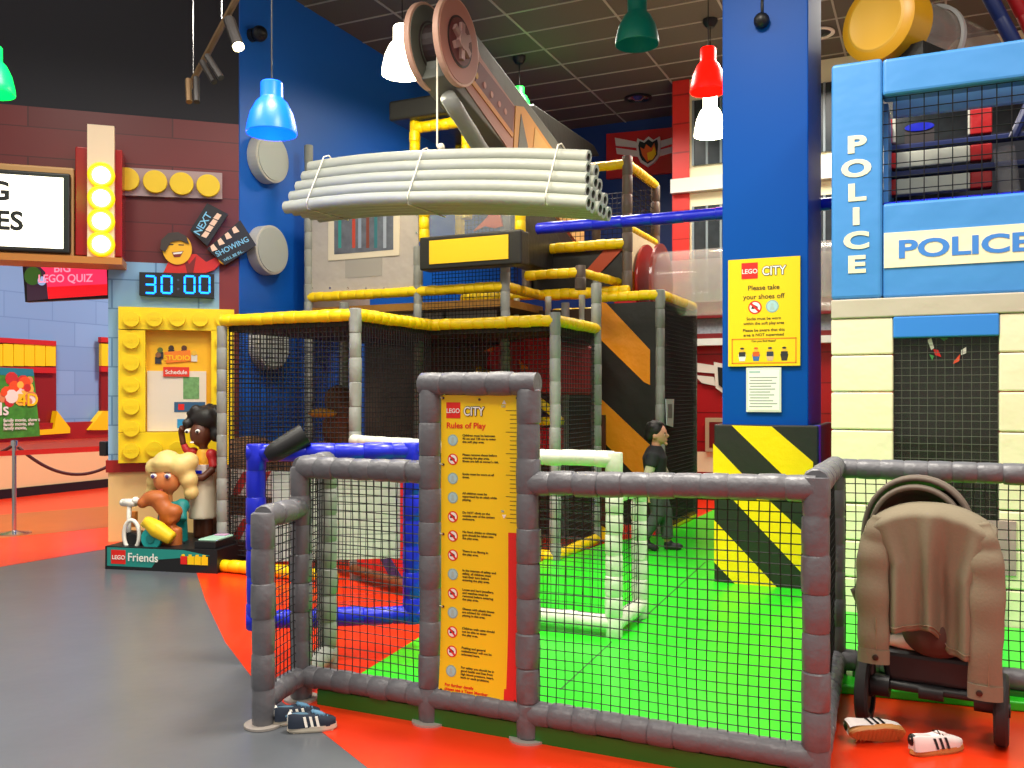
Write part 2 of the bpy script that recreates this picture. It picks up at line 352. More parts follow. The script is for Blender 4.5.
# yellow brick frame with schedule screen
def studio_frame():
    t = thing('schedule_display', 'yellow brick-shaped frame with studs around a schedule panel, behind the brick figures', 'display', W.w(W.hit(175, 460, .1)[0], W.hit(175, 461, .1)[1], .06))
    Y = mat('yellow_plastic_frame', 'f8d516', .4); mb = W.mb(); Z = .16
    W.pbox(mb, 118, 308, 234, 330, 0, Z, Y); W.pbox(mb, 118, 432, 234, 462, 0, Z, Y); W.pbox(mb, 118, 330, 145, 432, 0, Z, Y); W.pbox(mb, 211, 330, 234, 432, 0, Z, Y)
    f = mb.build('brick_frame', t)
    mb = W.mb(); W.pbox(mb, 143, 328, 213, 434, 0, .04, mat('amber_panel', 'f3b81c', .45)); pn = mb.build('back_panel', t)
    pts = [(131, y) for y in (319, 341, 363, 385, 407, 429, 451)]+[(x, 319) for x in (154, 177, 200, 223)]+[(x, 449) for x in (154, 177, 200)]+[(223, y) for y in (341, 363, 385)]
    for x, y in pts:
        a, b = W.hit(x, y, .2); mb = W.mb(); mb.disc(a, b, .078, Z, Z+.05, Y, 24); mb.text('LEGO', a, b-.017, .045, Z+.0515, YP, 'CENTER'); mb.build('stud', f, bevel=.006)
    mb = W.mb(); W.pbox(mb, 147, 371, 206, 431, .04, .07, mat('screen_pale', 'e6d8c6', .4)); sc = mb.build('screen', t)
    mb = W.mb(); W.pbox(mb, 183, 377, 199, 399, .07, .074, mat('leaflet_green', '6f9e62', .5, var=.5, bscale=30)); W.pbox(mb, 174, 402, 205, 412, .07, .074, mat('leaflet_blue', '2e5a80', .5)); W.pbox(mb, 177, 419, 196, 428, .07, .074, mat('leaflet_cyan', '2a8fc9', .5))
    W.pbox(mb, 178, 404, 184, 410, .074, .076, RP); mb.build('leaflets', sc)
    mb = W.mb(); W.pbox(mb, 163, 367, 189, 376.5, .07, .09, mat('red_label', 'e3331c', .45)); a, b = W.hit(176, 374, .092); mb.text('Schedule', a, b, .06, .092, WHT, 'CENTER'); mb.build('schedule_label', t)
    mb = W.mb(); W.poly(mb, [(164, 352), (190, 350), (191, 361), (166, 363)], .04, .055, OR); a, b = W.hit(177, 360, .056); mb.text('STUDIO', a, b, .07, .057, YP, 'CENTER')
    for x, y, c in ((158, 355, '8b5a36'), (160, 350, '5c6a2f'), (171, 348, '3c2a20'), (184, 348, '5a3320'), (194, 353, 'e2b23a')):
        a, b = W.hit(x, y, .05); mb.disc(a, b, .028, .04, .058, mat('logo_dot'+c, c, .5), 12); mb.box((a-.03, b-.09, .04), (a+.03, b-.02, .052), mat('logo_body'+c, '2f2f38' if c != 'e2b23a' else 'd9d3c6', .5))
    mb.build('logo', t)
studio_frame()
# countdown clock
def clock():
    t = thing('countdown_clock', 'black digital board reading 30:00 in blue digits', 'clock', W.w(W.hit(176, 296, .1)[0], W.hit(176, 297, .1)[1], .05))
    mb = W.mb(); W.poly(mb, [(139, 272), (214, 274), (214, 298), (139, 295)], .0, .1, BLKP, .1); c = mb.build('casing', t)
    seg = mat('blue_led', '0a7bff', .4, emit=3.5); segs = {'3': 'abcdg', '0': 'abcdef'}
    for ch, px in (('3', 150), ('0', 166.5), ('0', 189.5), ('0', 204.5)):
        mb = W.mb(); x, y = W.hit(px, 284.6, .1); a, b, th = .048, .087, .019
        P = {'a': (-a, b, a, b), 'd': (-a, -b, a, -b), 'g': (-a, 0, a, 0), 'b': (a, 0, a, b), 'c': (a, -b, a, 0), 'e': (-a, -b, -a, 0), 'f': (-a, 0, -a, b)}
        for k in segs[ch]:
            x0, y0, x1, y1 = P[k]; hz = y0 == y1; g = .006
            mb.box((x+x0+(g if hz else -th/2), y+y0-(th/2 if hz else -g), .1), (x+x1-(g if hz else -th/2), y+y1+(th/2 if hz else -g), .104), seg)
        mb.build('digit', t)
    mb = W.mb()
    for y in (280, 289): a, b = W.hit(178, y, .1); mb.disc(a, b, .012, .1, .104, mat('dim_led', '3d4a66', .4), 10)
    mb.build('colon', t)
clock()
# cutout performer with clapperboard
def cutout():
    z = .06; t = thing('cutout_figure', 'cartoon cutout of a laughing person in a red jacket holding a clapperboard', 'sign', W.w(W.hit(190, 272, .1)[0], W.hit(190, 273, .1)[1], .04))
    R = mat('cutout_red', 'cf2017', .45); SK = mat('cutout_skin', 'f2b51d', .45); HR = mat('cutout_hat', '3a302b', .5)
    mb = W.mb(); W.poly(mb, [(163, 273), (168, 262), (178, 254), (196, 254), (206, 262), (216, 257), (222, 262), (214, 270), (205, 273)], 0, .06, R); W.poly(mb, [(183, 256), (189, 264), (196, 256), (193, 273), (187, 273)], .06, .064, mat('cutout_dark', '7a1512', .5)); mb.build('torso', t)
    mb = W.mb(); a, b = W.hit(177, 249, z); mb.disc(a, b, .145, .02, .08, SK, 28, .165)
    mb.text('', a, b, .1, .08, SK)
    for dx in (-.06, .04): mb.box((a+dx-.025, b+.035, .08), (a+dx+.025, b+.047, .083), HR)
    mb.prism([(a-.05, b-.04), (a+.065, b-.02), (a+.03, b-.085), (a-.03, b-.09)], .08, .084, mat('cutout_mouth', '7a1a10', .5)); mb.prism([(a-.04, b-.045), (a+.055, b-.028), (a+.04, b-.05), (a-.035, b-.062)], .084, .086, WHT); mb.build('head', t)
    mb = W.mb(); W.poly(mb, [(160, 249), (161, 240), (168, 233), (178, 232), (186, 236), (189, 244), (180, 240), (170, 242), (165, 252)], .03, .1, HR); mb.build('hair', t)
    mb = W.mb(); a, b = W.hit(224, 259, z); mb.disc(a, b, .06, .05, .11, SK, 20); mb.build('hand', t)
    c = thing('clapperboard', 'black clapperboard with NEXT SHOWING lettering held by the cutout figure', 'sign', W.w(W.hit(225, 246, .1)[0], W.hit(225, 256, .1)[1], .1))
    mb = W.mb(); W.poly(mb, [(207, 249), (240, 220), (256, 245), (225, 265)], .06, .12, BLKP)
    for i in range(4):
        f = i/4; ax, ay = 210+f*29, 246.5-f*24; W.poly(mb, [(ax, ay), (ax+3.2, ay-2.6), (ax+7.5, ay+3), (ax+2, ay+5)], .12, .124, mat('clap_stripe', 'f3c9b0', .5))
    BT = mat('pale_blue_print', '7fc4e8', .5); a, b = W.hit(217, 257, .12); mb.text('SHOWING', a, b, .078, .125, BT, rot=.52); a, b = W.hit(224, 262, .12); mb.text('WILL BE IN...', a, b, .042, .125, BT, rot=.52); mb.build('slate', c)
    mb = W.mb(); W.poly(mb, [(190, 230), (207, 203), (228, 214), (207, 246)], .05, .11, BLKP)
    for i in range(4):
        f = i/4; ax, ay = 206+f*16, 238-f*24; W.poly(mb, [(ax, ay), (ax+3.5, ay-5), (ax-1, ay-7), (ax-5, ay-2)], .11, .114, mat('clap_stripe', 'f3c9b0', .5))
    a, b = W.hit(199, 236, .11); mb.text('NEXT', a, b, .1, .115, BT, rot=1.05); mb.build('clapper_stick', c)
cutout()
# hanging television
def tv():
    d = 9.8; c = at(66, 300, d); T = Plane((c.x, c.y), w2(.94, -.1)); t = thing('television', 'hanging television showing a pink and red quiz slide under the marquee', 'television', T.w(0, T.hit(66, 302)[1]))
    mb = T.mb(); T.poly(mb, [(22, 262), (109, 262), (108, 298), (25, 302)], -.07, 0, BLKP); mb.build('casing', t)
    mb = T.mb(); T.poly(mb, [(35, 262), (106, 262), (107, 286), (37, 300)], 0, .003, mat('tv_pink', 'e8305a', .3, emit=.8)); T.poly(mb, [(47, 287), (107, 284), (107, 295), (47, 299)], .003, .005, mat('tv_red', 'd8101c', .3, emit=.9)); T.poly(mb, [(26, 263), (36, 263), (45, 272), (48, 299), (27, 301)], .003, .006, mat('tv_dark', '4a3148', .3, emit=.2))
    a, b = T.hit(33, 276); mb.disc(a, b, .1, .006, .009, mat('tv_green', '3d6f2a', .3, emit=.3), 20); a, b = T.hit(42, 281); mb.disc(a, b, .05, .006, .009, mat('tv_blue', '9bb8e8', .3, emit=.6), 16)
    PK = mat('tv_text', 'ff8fa8', .3, emit=.9); a, b = T.hit(62, 272, .01); mb.text('BIG', a, b, .13, .01, PK, 'CENTER'); a, b = T.hit(65, 282, .01); mb.text('LEGO QUIZ', a, b, .12, .01, PK, 'CENTER'); mb.build('screen', t)
    mb = MB(); q = T.w(0, 0, -.05); mb.tube([V(q.x, q.y, T.hit(66, 268)[1]), V(q.x, q.y, 7.4)], .03, BLKP); mb.build('ceiling_mount', t)
tv()

# ---------------- brick figures on their plinth ----------------
def plinth():
    a = gr(105, 569); b = gr(217, 574); PL = Plane((a.x, a.y), (b-a).xy); L = (b-a).length
    t = thing('display_plinth', 'low black plinth with printed front carrying the two brick figures', 'plinth', PL.w(L/2, 0, -.4))
    mb = PL.mb(); H = .2; mb.box((0, 0, -.85), (L, H, 0), BLKP); mb.build('base', t)
    mb = PL.mb(); mb.prism([(.02, .03), (.45, .03), (.5, .1), (1.0, .15), (.75, .19), (.02, .19)], 0, .002, mat('teal_print', '1d8a80', .5)); mb.rect(.06, .05, .2, .17, .004, RP); mb.text('LEGO', .07, .09, .05, .006, WHT); mb.text('Friends', .22, .08, .1, .006, WHT)
    for i in range(4): mb.rect(L-.34+i*.065, .07, L-.34+i*.065+.06, .14, .004, YP if i else RP); mb.rect(L-.33+i*.065, .14, L-.30+i*.065, .155, .004, YP)
    mb.build('printed_front', t)
    return PL, L
PL, PLL = plinth()
BR = lambda n, c: mat(n, c, .5, .5, 45)
def wl(px, py, off): return PL.w(*PL.hit(px, py, off), off)
def fig(name, label, px_, base, off, parts, cat):
    q = wl(px_, 540, off); t = thing(name, label, cat, (q.x, q.y, .2)); return t
def seated():
    off = -.38; t = fig('seated_brick_figure', 'seated toy-brick girl figure with long blonde hair and teal top', 172, 0, off, 0, 'statue'); Mx = PL.M
    def P(px, py, z=0): a, b = PL.hit(px, py, off); return (a, b, off+z)
    s = 1/110
    mb = MB(Mx); skn = BR('brick_skin', 'cf8148'); mb.ball(P(167, 480), (.125, .13, .11), skn); mb.tube([P(167, 490), P(168, 505)], .045, skn); h = organic(mb, 'head', t, .015, 3)
    mb = MB(Mx)
    for x in (160, 174): a = P(x, 475, .10); mb.ball(a, (.032, .026, .02), WHT, 12); a = P(x+.4, 475.5, .118); mb.ball(a, (.018, .02, .01), mat('violet_eye', '4a3a7a', .3), 10)
    a = P(167, 489, .105); mb.ball(a, (.03, .009, .012), mat('lip_brown', '9a3a28', .5), 10)
    for x, r in ((160, .1), (174, -.1)): a = P(x, 471.5, .105); mb.ball(a, (.035, .008, .012), mat('brow', '6b431c', .6), 10)
    mb.build('face', h, smooth=True)
    mb = MB(Mx); hr = BR('brick_blonde', 'e5c97e')
    for px, py, r, z in ((166, 464, .13, -.02), (155, 468, .1, -.02), (180, 466, .11, -.02), (151, 482, .075, -.05), (148, 493, .06, -.05), (186, 480, .085, -.04), (188, 493, .07, -.05), (185, 462, .09, -.06), (150, 501, .045, -.04), (166, 475, .13, -.09)): mb.ball(P(px, py, z), r, hr)
    mb.ball(P(166, 463, .04), (.12, .045, .08), hr); organic(mb, 'hair', t, .022, 1)
    mb = MB(Mx); te = BR('brick_teal', '13807c'); mb.tube([P(170, 502), P(172, 520), P(172, 545)], [.09, .13, .14], te, 14); mb.ball(P(182, 506), .07, te); mb.tube([P(182, 506, .02), P(187, 520, .08)], .05, te); organic(mb, 'top', t, .018, 3)
    mb = MB(Mx); mb.tube([P(160, 545, 0), P(150, 545, .2)], .06, BLKP); mb.tube([P(176, 545, 0), P(190, 545, .18)], .07, BLKP); organic(mb, 'trousers', t, .018, 2)
    # what she holds
    mb = MB(Mx); o2 = .18; br = BR('brick_brown', 'b3622a'); mb.ball(P(167, 496, o2), (.13, .075, .09), br); mb.ball(P(158, 500, o2+.05), (.05, .05, .05), br); mb.ball(P(184, 509, o2), (.09, .07, .08), br); mb.tube([P(172, 500, o2), P(186, 520, o2)], [.08, .07], br); mb.tube([P(188, 524, o2), P(186, 545, o2)], [.05, .07], br)
    mb.tube([P(176, 515, o2), P(178, 543, o2)], [.05, .04], br); tag(organic(mb, 'toy_dog', None, .018, 2), 'brown brick dog lying across the seated figure', 'toy')
    mb = MB(Mx); ye = BR('brick_yellow', 'f0c91a'); mb.tube([P(166, 516, .3), P(178, 524, .32), P(192, 534, .3)], [.05, .08, .06], ye); mb.tube([P(168, 513, .3), P(162, 522, .3)], .025, ye); tag(organic(mb, 'toy_bundle', None, .018, 2), 'yellow brick scarf on the brown toy dog', 'toy')
    t2 = thing('toy_wheelchair', 'toy-brick wheelchair with white hoop and turquoise wheel by the seated figure', 'toy', (wl(158, 548, -.1).x, wl(158, 548, -.1).y, .2))
    mb = MB(Mx); wt = BR('brick_white', 'ece8dc'); c = P(152, 530, .3); ring = [(c[0]+.075*math.cos(a/20*2*math.pi), c[1]+.13*math.sin(a/20*2*math.pi), c[2]) for a in range(20)]; mb.tube(ring, .018, wt, 8, closed=True); mb.build('hoop', t2, smooth=True)
    mb = MB(Mx); mb.tube([P(143, 501, .2), P(142, 538, .2)], .02, wt); mb.tube([P(137, 500, .2), P(149, 500, .2)], .035, wt); mb.ball(P(137, 500, .2), .035, wt, 10); mb.ball(P(149, 498, .2), .035, wt, 10); mb.build('crutch', t2, smooth=True)
    mb = MB(Mx); c = P(173, 533, .34); tq = BR('brick_turquoise', '17a3a0'); mb.disc(c[0], c[1], .095, c[2]-.04, c[2], tq); mb.disc(c[0], c[1], .04, c[2], c[2]+.01, te); mb.build('turquoise_wheel', t2, bevel=.01)
    mb = MB(Mx); mb.disc(*P(152, 536, .3)[:2], .065, off+.26, off+.28, BLKP); mb.box((P(137, 0, .2)[0], .2, off+.1), (P(165, 0, 0)[0], .3, off+.22), BLKP); mb.build('seat_frame', t2, bevel=.01)
    mb = MB(Mx); x0, y0, _ = P(136, 525, .1); x1, y1, _ = P(143, 510, .1); mb.box((x0, y0, off+.08), (x1, y1, off+.12), BR('brick_orange', 'e58a3a')); mb.build('orange_plate', t2)
seated()
def standing():
    off = -.62; t = fig('standing_brick_figure', 'standing toy-brick girl figure with black afro hair and cream skirt', 203, 0, off, 0, 'statue'); Mx = PL.M
    def P(px, py, z=0): a, b = PL.hit(px, py, off); return (a, b, off+z)
    sk = BR('brick_dark_skin', '5a2d18')
    mb = MB(Mx); mb.ball(P(201, 434), (.105, .12, .1), sk); mb.tube([P(203, 443), P(204, 455)], .04, sk); h = organic(mb, 'head', t, .015, 3)
    mb = MB(Mx)
    for x in (192.5, 203): mb.ball(P(x, 431, .092), (.026, .02, .016), WHT, 12); mb.ball(P(x+.4, 431.5, .106), (.014, .014, .008), BLKP, 10)
    mb.ball(P(197, 442, .088), (.022, .009, .012), WHT, 10); mb.build('face', h, smooth=True)
    mb = MB(Mx); r = random.Random(5); BH = BR('brick_black', '1b1715')
    mb.ball(P(205, 418, -.04), (.155, .115, .13), BH)
    for i in range(26):
        a = r.uniform(-.3, math.pi+.4); mb.ball(P(205+17*math.cos(a), 421-14*math.sin(a), r.uniform(-.1, .05)), r.uniform(.03, .05), BH, 10)
    mb.ball(P(214, 434, -.05), .08, BH); organic(mb, 'hair', t, .018, 1)
    mb = MB(Mx); mb.tube([P(204, 449), P(204, 460), P(203, 473)], [.06, .085, .075], BR('brick_amber', 'e6a92a'), 14); organic(mb, 'top', t, .018, 2)
    mb = MB(Mx); a = P(195, 464, .05); b = P(211, 473, .05); mb.box((a[0], a[1], off-.09), (b[0], b[1], off+.09), BR('brick_offwhite', 'ddd5cf')); a = P(195, 469.5, .05); b = P(207, 473, .05); mb.box((a[0], a[1], off+.09), (b[0], b[1], off+.095), BLU); mb.build('waistband', t, bevel=.01)
    mb = MB(Mx); rd = BR('brick_red', 'bb1f22'); mb.ball(P(211, 455), .06, rd); mb.tube([P(211, 455), P(216, 468, .03)], .045, rd); mb.ball(P(193, 452), .05, rd); mb.tube([P(193, 453), P(186, 450), P(183.5, 444)], .035, rd); organic(mb, 'sleeves', t, .016, 2)
    mb = MB(Mx); mb.tube([P(216, 468, .04), P(209, 477, .12), P(203, 476, .14)], [.04, .035, .04], sk); organic(mb, 'arm', t, .016, 2); mb = MB(Mx); mb.tube([P(183.5, 446), P(181, 432), P(185, 427, .03)], [.03, .032, .04], sk); organic(mb, 'arm', t, .016, 2)
    mb = MB(Mx); mb.tube([P(203, 473), P(203, 490), P(203, 518)], [.085, .115, .13], BR('brick_cream', 'e6dcc0'), 18); organic(mb, 'skirt', t, .018, 1)
    mb = MB(Mx); mb.tube([P(199, 516), (P(199, 530)[0], .2, off)], .055, sk); mb.tube([P(207, 516), (P(207, 530)[0], .2, off)], .055, sk); organic(mb, 'legs', t, .018, 1)
    mb = MB(PL.M); x, y = PL.hit(209, 538, -.12); mb.box((x-.1, .2, -.4), (x+.1, .26, -.05), BLKP); mb.box((x-.08, .26, -.38), (x+.09, .275, -.08), mat('pale_green_screen', 'a8d8c0', .4)); mb.box((x-.05, .275, -.36), (x+.06, .285, -.28), mat('pink_plate', 'c79bc0', .4))
    tag(mb.build('toy_keyboard', bevel=.006), 'black block with a pale green top on the plinth beside the skirted figure', 'toy')
standing()

# stanchions and ropes at far left
def stanchion(px, py, label):
    g = gr(px, py); t = thing('stanchion', label, 'stanchion', g)
    H = .98; mb = MB(Matrix.Translation(g)); mb.lathe([(0, 0), (.17, 0), (.17, .012), (.06, .03), (.022, .04), (.022, H), (.0, H)], STEEL); mb.build('post', t, smooth='auto')
    mb = MB(Matrix.Translation(g)); mb.lathe([(0, H-.02), (.035, H-.02), (.035, H+.03), (.02, H+.04), (0, H+.04)], STEEL); mb.build('cap', t, smooth='auto')
    return g
g = stanchion(14, 534, 'polished steel stanchion standing in front of the movie poster')
e = at(106, 449, 9.35)
def belt(a, b, z0, z1, h, name, label):
    mb = MB(); d = Vector((b.x-a.x, b.y-a.y, 0)).normalized(); nn = d.cross(UP)*.002
    a = V(a.x, a.y, z0); b = V(b.x, b.y, z1); vs = []
    for p, dz in ((a, -h/2), (b, -h/2), (b, h/2), (a, h/2)):
        vs += [p+UP*dz+nn, p+UP*dz-nn]
    mb.add(vs, [(0, 2, 4, 6), (1, 7, 5, 3), (0, 1, 3, 2), (2, 3, 5, 4), (4, 5, 7, 6), (6, 7, 1, 0)], mat('red_belt', 'e01f14', .5)); tag(mb.build(name), label, 'barrier belt')
belt(g, e, .88, .955, .055, 'barrier_belt', 'red belt stretched from the steel stanchion to the feature wall'); belt(at(-60, 460, 9.9), g, .84, .88, .055, 'barrier_belt', 'red belt running out of the picture left of the stanchion')
mb = MB(); mb.box((-.05, -.05, -.07), (.05, .05, .08), BLKP, Matrix.Translation(e)); tag(mb.build('belt_holder', bevel=.01), 'black belt holder on the edge of the feature wall', 'belt holder')
def sagrope(a, b, sag, r, m, name, label, cat='rope'):
    mb = MB(); mb.tube([a.lerp(b, i/20)-UP*sag*4*(i/20)*(1-i/20) for i in range(21)], r, m); return tag(mb.build(name, smooth=True), label, cat)
sagrope(at(18, 447, 9.8), at(112, 464, 10.5), .2, .018, mat('dark_rope', '4a1a1a', .7), 'barrier_rope', 'dark red rope sagging behind the belt from the stanchion'); sagrope(at(-40, 460, 9.9), at(12, 446, 9.8), .05, .018, mat('dark_rope', '4a1a1a', .7), 'barrier_rope', 'dark rope end left of the stanchion cap')

# ---------------- lights on walls and ceiling ----------------
WL = Plane((-6.69, 0), (0, 1))
for px, py, lab in ((269, 158, 'upper grey disc lamp on the blue wall below the blue pendant'), (268.5, 250, 'middle grey disc lamp on the blue wall beside the clapperboard'), (270, 345, 'lowest grey disc lamp on the blue wall, behind the black net')):
    x, y = WL.hit(px+4, py, .14); q = WL.w(x, y, 0); t = thing('wall_lamp', lab, 'wall lamp', (q.x, q.y, q.z-.27), 'round lamps on the blue wall')
    mb = WL.mb(); mb.disc(x, y, .27, 0, .14, mat('grey_lamp_rim', 'b9b6ae', .4), 40); mb.build('housing', t, bevel=.01)
    mb = WL.mb(); mb.disc(x, y, .245, .14, .15, mat('grey_lamp_glass', 'a7aca8', .35), 40); mb.build('diffuser', t)
def pendant(px, py0, py1, wpx, d, col, em, label, mainp=0, ztop=6.1, canopy=True):
    c = at(px, py1, d); k = F/d; H = (py1-py0)/k; R = wpx/2/k; t = thing('pendant_lamp', label, 'pendant lamp', c, 'bell-shaped pendant lamps')
    nm = 'shade_'+col; M = Matrix.Translation(c)
    mb = MB(M); mb.lathe([(R*.97, .0), (R, .02*H), (R*.97, .15*H), (R*.84, .40*H), (R*.62, .60*H), (R*.45, .68*H), (R*.44, .70*H), (R*.44, .97*H), (R*.38, H), (.01, H)], mat(nm, col, .35, emit=em), n=40); o = mb.build('lamp_shade', t, smooth='auto')
    mb = MB(M); mb.lathe([(.005, .25*H), (R*.2, .28*H), (R*.28, .42*H), (R*.16, .6*H), (R*.1, .75*H), (.005, .75*H)], mat('bulb_'+col, col, .4, emit=em*1.6 if em > .5 else .2), n=20); mb.build('bulb', t, smooth=True)
    mb = MB(); mb.tube([c+UP*H*.98, V(c.x, c.y, ztop)], .006, BLKP, 6); mb.build('cord', t)
    if canopy: mb = MB(Matrix.Translation((c.x, c.y, ztop-.1))); mb.lathe([(.0, .0), (.05, .0), (.09, .06), (.09, .1), (0, .1)], BLKP, n=20); mb.build('ceiling_rose', t, smooth='auto')
    if mainp:
        l = bpy.data.lights.new('lamp_glow', 'POINT'); l.energy = mainp; l.color = lin(col)[:3]; l.shadow_soft_size = .1; lo = bpy.data.objects.new('lamp_glow', l); S.collection.objects.link(lo); lo.parent = t; lo.location = (0, 0, -.05)
    return t
pendant(402, 26, 75, 41, 8.6, 'fff6d8', 7, 'white glowing pendant lamp left of the crane wheels', 60)
pendant(271.5, 82, 134, 50, 7.2, '0a62ff', 1.3, 'bright blue pendant lamp in front of the blue wall', 12)
pendant(708, 48, 92, 36, 9.6, 'ff1408', 1.5, 'red pendant lamp above the white one beside the blue pillar', 8)
pendant(710, 95, 136, 32, 11.0, 'fff6d8', 7, 'white glowing pendant lamp just under the red one', 30)
pendant(637, -2, 45, 44, 8.3, '0b6a55', .15, 'unlit dark green pendant lamp at the top of the picture')
pendant(519, 87, 110, 24, 12.2, '1fe040', 1.3, 'small bright green pendant lamp behind the crane arm', 1.5)
pendant(-8, 46, 94, 42, 7.0, '05e05a', 1.6, 'glowing green pendant lamp cut by the left edge', 5, 7.4)
# recessed ceiling speaker, round vents
for px, py, r, lab in ((638, 98, .17, 'round black recessed ceiling speaker behind the green pendant'), (818, 33, .16, 'round white ceiling vent beside the yellow drum')):
    c = lz(px, py, 6.09); t = thing('ceiling_speaker' if r > .165 else 'ceiling_vent', lab, 'speaker' if r > .165 else 'vent', c)
    mb = MB(Matrix.Translation(c)); mb.lathe([(r, .0), (r*1.25, .0), (r*1.25, -.015), (r, -.02), (r*.95, .0)], BLKP if r > .165 else WHT, n=32); mb.build('rim', t)
    mb = MB(Matrix.Translation(c)); mb.lathe([(0, -.04), (r*.3, -.04), (r*.5, -.01), (r*.95, -.005)], STEEL if r > .165 else BLKP, n=32); mb.build('cone', t, smooth=True)
for px, py in ((516, 55), (712, 12)):
    pass
# track light
def track():
    a, b = at(189, 88, 8.2), at(243, -14, 7.6); t = thing('track_light', 'black track rail with tilted spotlights hanging before the dark wall', 'track light', (a+b)/2)
    mb = MB(); mb.tube([a, b], .028, mat('bronze_metal', '8a6f52', .3, metal=.7), 6); mb.build('rail', t)
    mb = MB()
    for px, py, f in ((191, 78, .08), (223, 20, .62)): p = a.lerp(b, f); mb.tube([p, V(p.x, p.y, 7.4)], .004, STEEL, 4)
    mb.build('suspension_wires', t)
    for i, (x0, y0, x1, y1, lit) in enumerate(((188, 80, 189, 102, 0), (196, 78, 196.5, 102, 0), (202, 62, 214, 82, 0), (207, 56, 221, 78, 0), (229, 20, 238, 46, 1))):
        p, q = at(x0, y0, 8.1-.1*i), at(x1, y1, 8.0-.1*i); mb = MB(); mb.tube([p, q], .05 if lit else .028, mat('spot_black', '2a2625', .35) if i else mat('bronze_metal', '8a6f52', .3), 12); s = mb.build('spotlight', t)
        if lit: mb = MB(); mb.tube([q, q+(q-p).normalized()*.02], .047, mat('lit_lens', 'fff2b0', .4, emit=10), 12); mb.build('lens', s)
track()
x, y = WL.hit(258, 34, .1); q = WL.w(x, y, .0); t = thing('security_camera', 'small black security camera at the top of the blue wall', 'camera', q)
mb = WL.mb(); mb.disc(x, y, .07, 0, .06, BLKP, 20); mb.build('mount', t); mb = MB(); c = WL.w(x, y, .12); mb.ball(c, .085, BLKP, 16); mb.tube([c, c+V(.1, -.06, -.02)], .045, BLKP); mb.build('camera_body', t, smooth=True)

# ---------------- fire station facade and sign ----------------
FV = Plane((0, 12.9), (1, 0))
FR = brickmat('red_block_panel', 'd92a22', 'd12620', 'a01612', .9, .42, 'XZ', .012, offset=0)
def fire_station():
    X0 = FV.hit(672, 200)[0]; t = thing('fire_station_front', 'red and cream fire station front partly hidden by the blue pillar', 'facade', (X0+1.8, 12.95, 0))
    zt = 6.09; xa = FV.hit(689, 200)[0]; XR = 3.4
    mb = FV.mb(); mb.box((X0, 3.15, -.25), (xa, zt, 0), FR); mb.build('red_block_column', t)
    mb = FV.mb(); cr = mat('cream_panel', 'ece3bc', .5); za = FV.hit(700, 178)[1]; zb = FV.hit(700, 160)[1]
    mb.box((xa, za, -.25), (XR, zt, -.03), cr); mb.box((xa, 3.15, -.25), (XR, FV.hit(700, 192)[1], -.03), cr); mb.build('cream_panel', t)
    mb = FV.mb(); mb.box((X0, FV.hit(700, 192)[1], -.2), (XR, za, .1), mat('pale_ledge', 'cfd2cc', .4)); mb.build('ledge', t)
    for y0, y1 in ((100, 165), (206, 330)):
        mb = FV.mb(); x1 = 1.2; mb.box((FV.hit(692, 150)[0], FV.hit(700, y1)[1], -.03), (x1, FV.hit(700, y0)[1], 0), mat('dark_window_net', '2c3338', .2, var=.5, bscale=7)); w_ = mb.build('window', t)
        mb = FV.mb(); xx = FV.hit(692, 150)[0]
        for i in range(10): mb.box((xx+i*.2, FV.hit(700, y1)[1], 0), (xx+i*.2+.03, FV.hit(700, y0)[1], .02), mat('window_bar', '7d8a90', .3))
        mb.build('window_bars', w_)
    # lower part: maroon panels with winged badge, cream band
    mb = FV.mb(); XL = FV.hit(684, 400)[0]-.2; mb.box((X0-.9, 0, -.25), (XR, 3.15, -.02), brickmat('maroon_block_panel', 'a8161c', 'a01418', '6e0c10', .9, .42, 'XZ', .01, offset=0)); lp = mb.build('lower_wall', t)
    mb = FV.mb(); FV.pbox(mb, 684, 298, 840, 316, -.02, .12, DRED); FV.pbox(mb, 684, 332, 840, 337, -.02, .12, DRED); FV.pbox(mb, 684, 337, 840, 344, -.02, .14, mat('pale_ledge', 'cfd2cc', .4)); FV.pbox(mb, 684, 316, 840, 332, -.02, .03, mat('silver_strips', '8f98a0', .3, var=.5, bscale=25)); mb.build('rail_bands', t)
    mb = FV.mb(); FV.pbox(mb, 684, 452, 730, 472, 0, .02, mat('cream_panel', 'ece3bc', .5)); mb.build('cream_band', t)
    mb = FV.mb(); FV.pbox(mb, 705, 418, 728, 452, 0, .06, mat('beige_frame', 'b7a483', .5)); FV.pbox(mb, 709, 422, 728, 448, .06, .065, DRED); mb.build('door_frame', t, bevel=.01)
    mb = FV.mb(); wh = mat('badge_white', 'dcd6cc', .5)
    FV.poly(mb, [(691, 362), (718, 366), (722, 374), (696, 372)], 0, .02, wh, 0); FV.poly(mb, [(694, 375), (714, 377), (716, 386), (702, 383)], 0, .02, wh, 0); FV.poly(mb, [(714, 362), (735, 366), (735, 392), (727, 396), (716, 388)], 0, .03, wh, 0); FV.poly(mb, [(718, 367), (735, 370), (735, 388), (727, 391), (719, 385)], .03, .04, BLKP, 0); mb.build('winged_badge', t)
fire_station()
SV = Plane((0, 14.42), (1, 0))
t = thing('fire_sign', 'red sign with winged flame shield hanging under the ceiling', 'sign', (SV.hit(640, 175)[0], 14.42, SV.hit(640, 177)[1]))
mb = SV.mb(); SV.poly(mb, [(606, 134), (676, 127), (676, 172), (606, 179)], -.08, 0, mat('sign_red', 'cf1f1f', .4)); mb.build('board', t)
mb = SV.mb(); wh = mat('badge_white', 'dcd6cc', .5)
SV.poly(mb, [(615, 138), (636, 142), (637, 148), (616, 146)], 0, .02, wh, 0); SV.poly(mb, [(616, 148), (637, 151), (638, 157), (617, 154)], 0, .02, wh, 0)
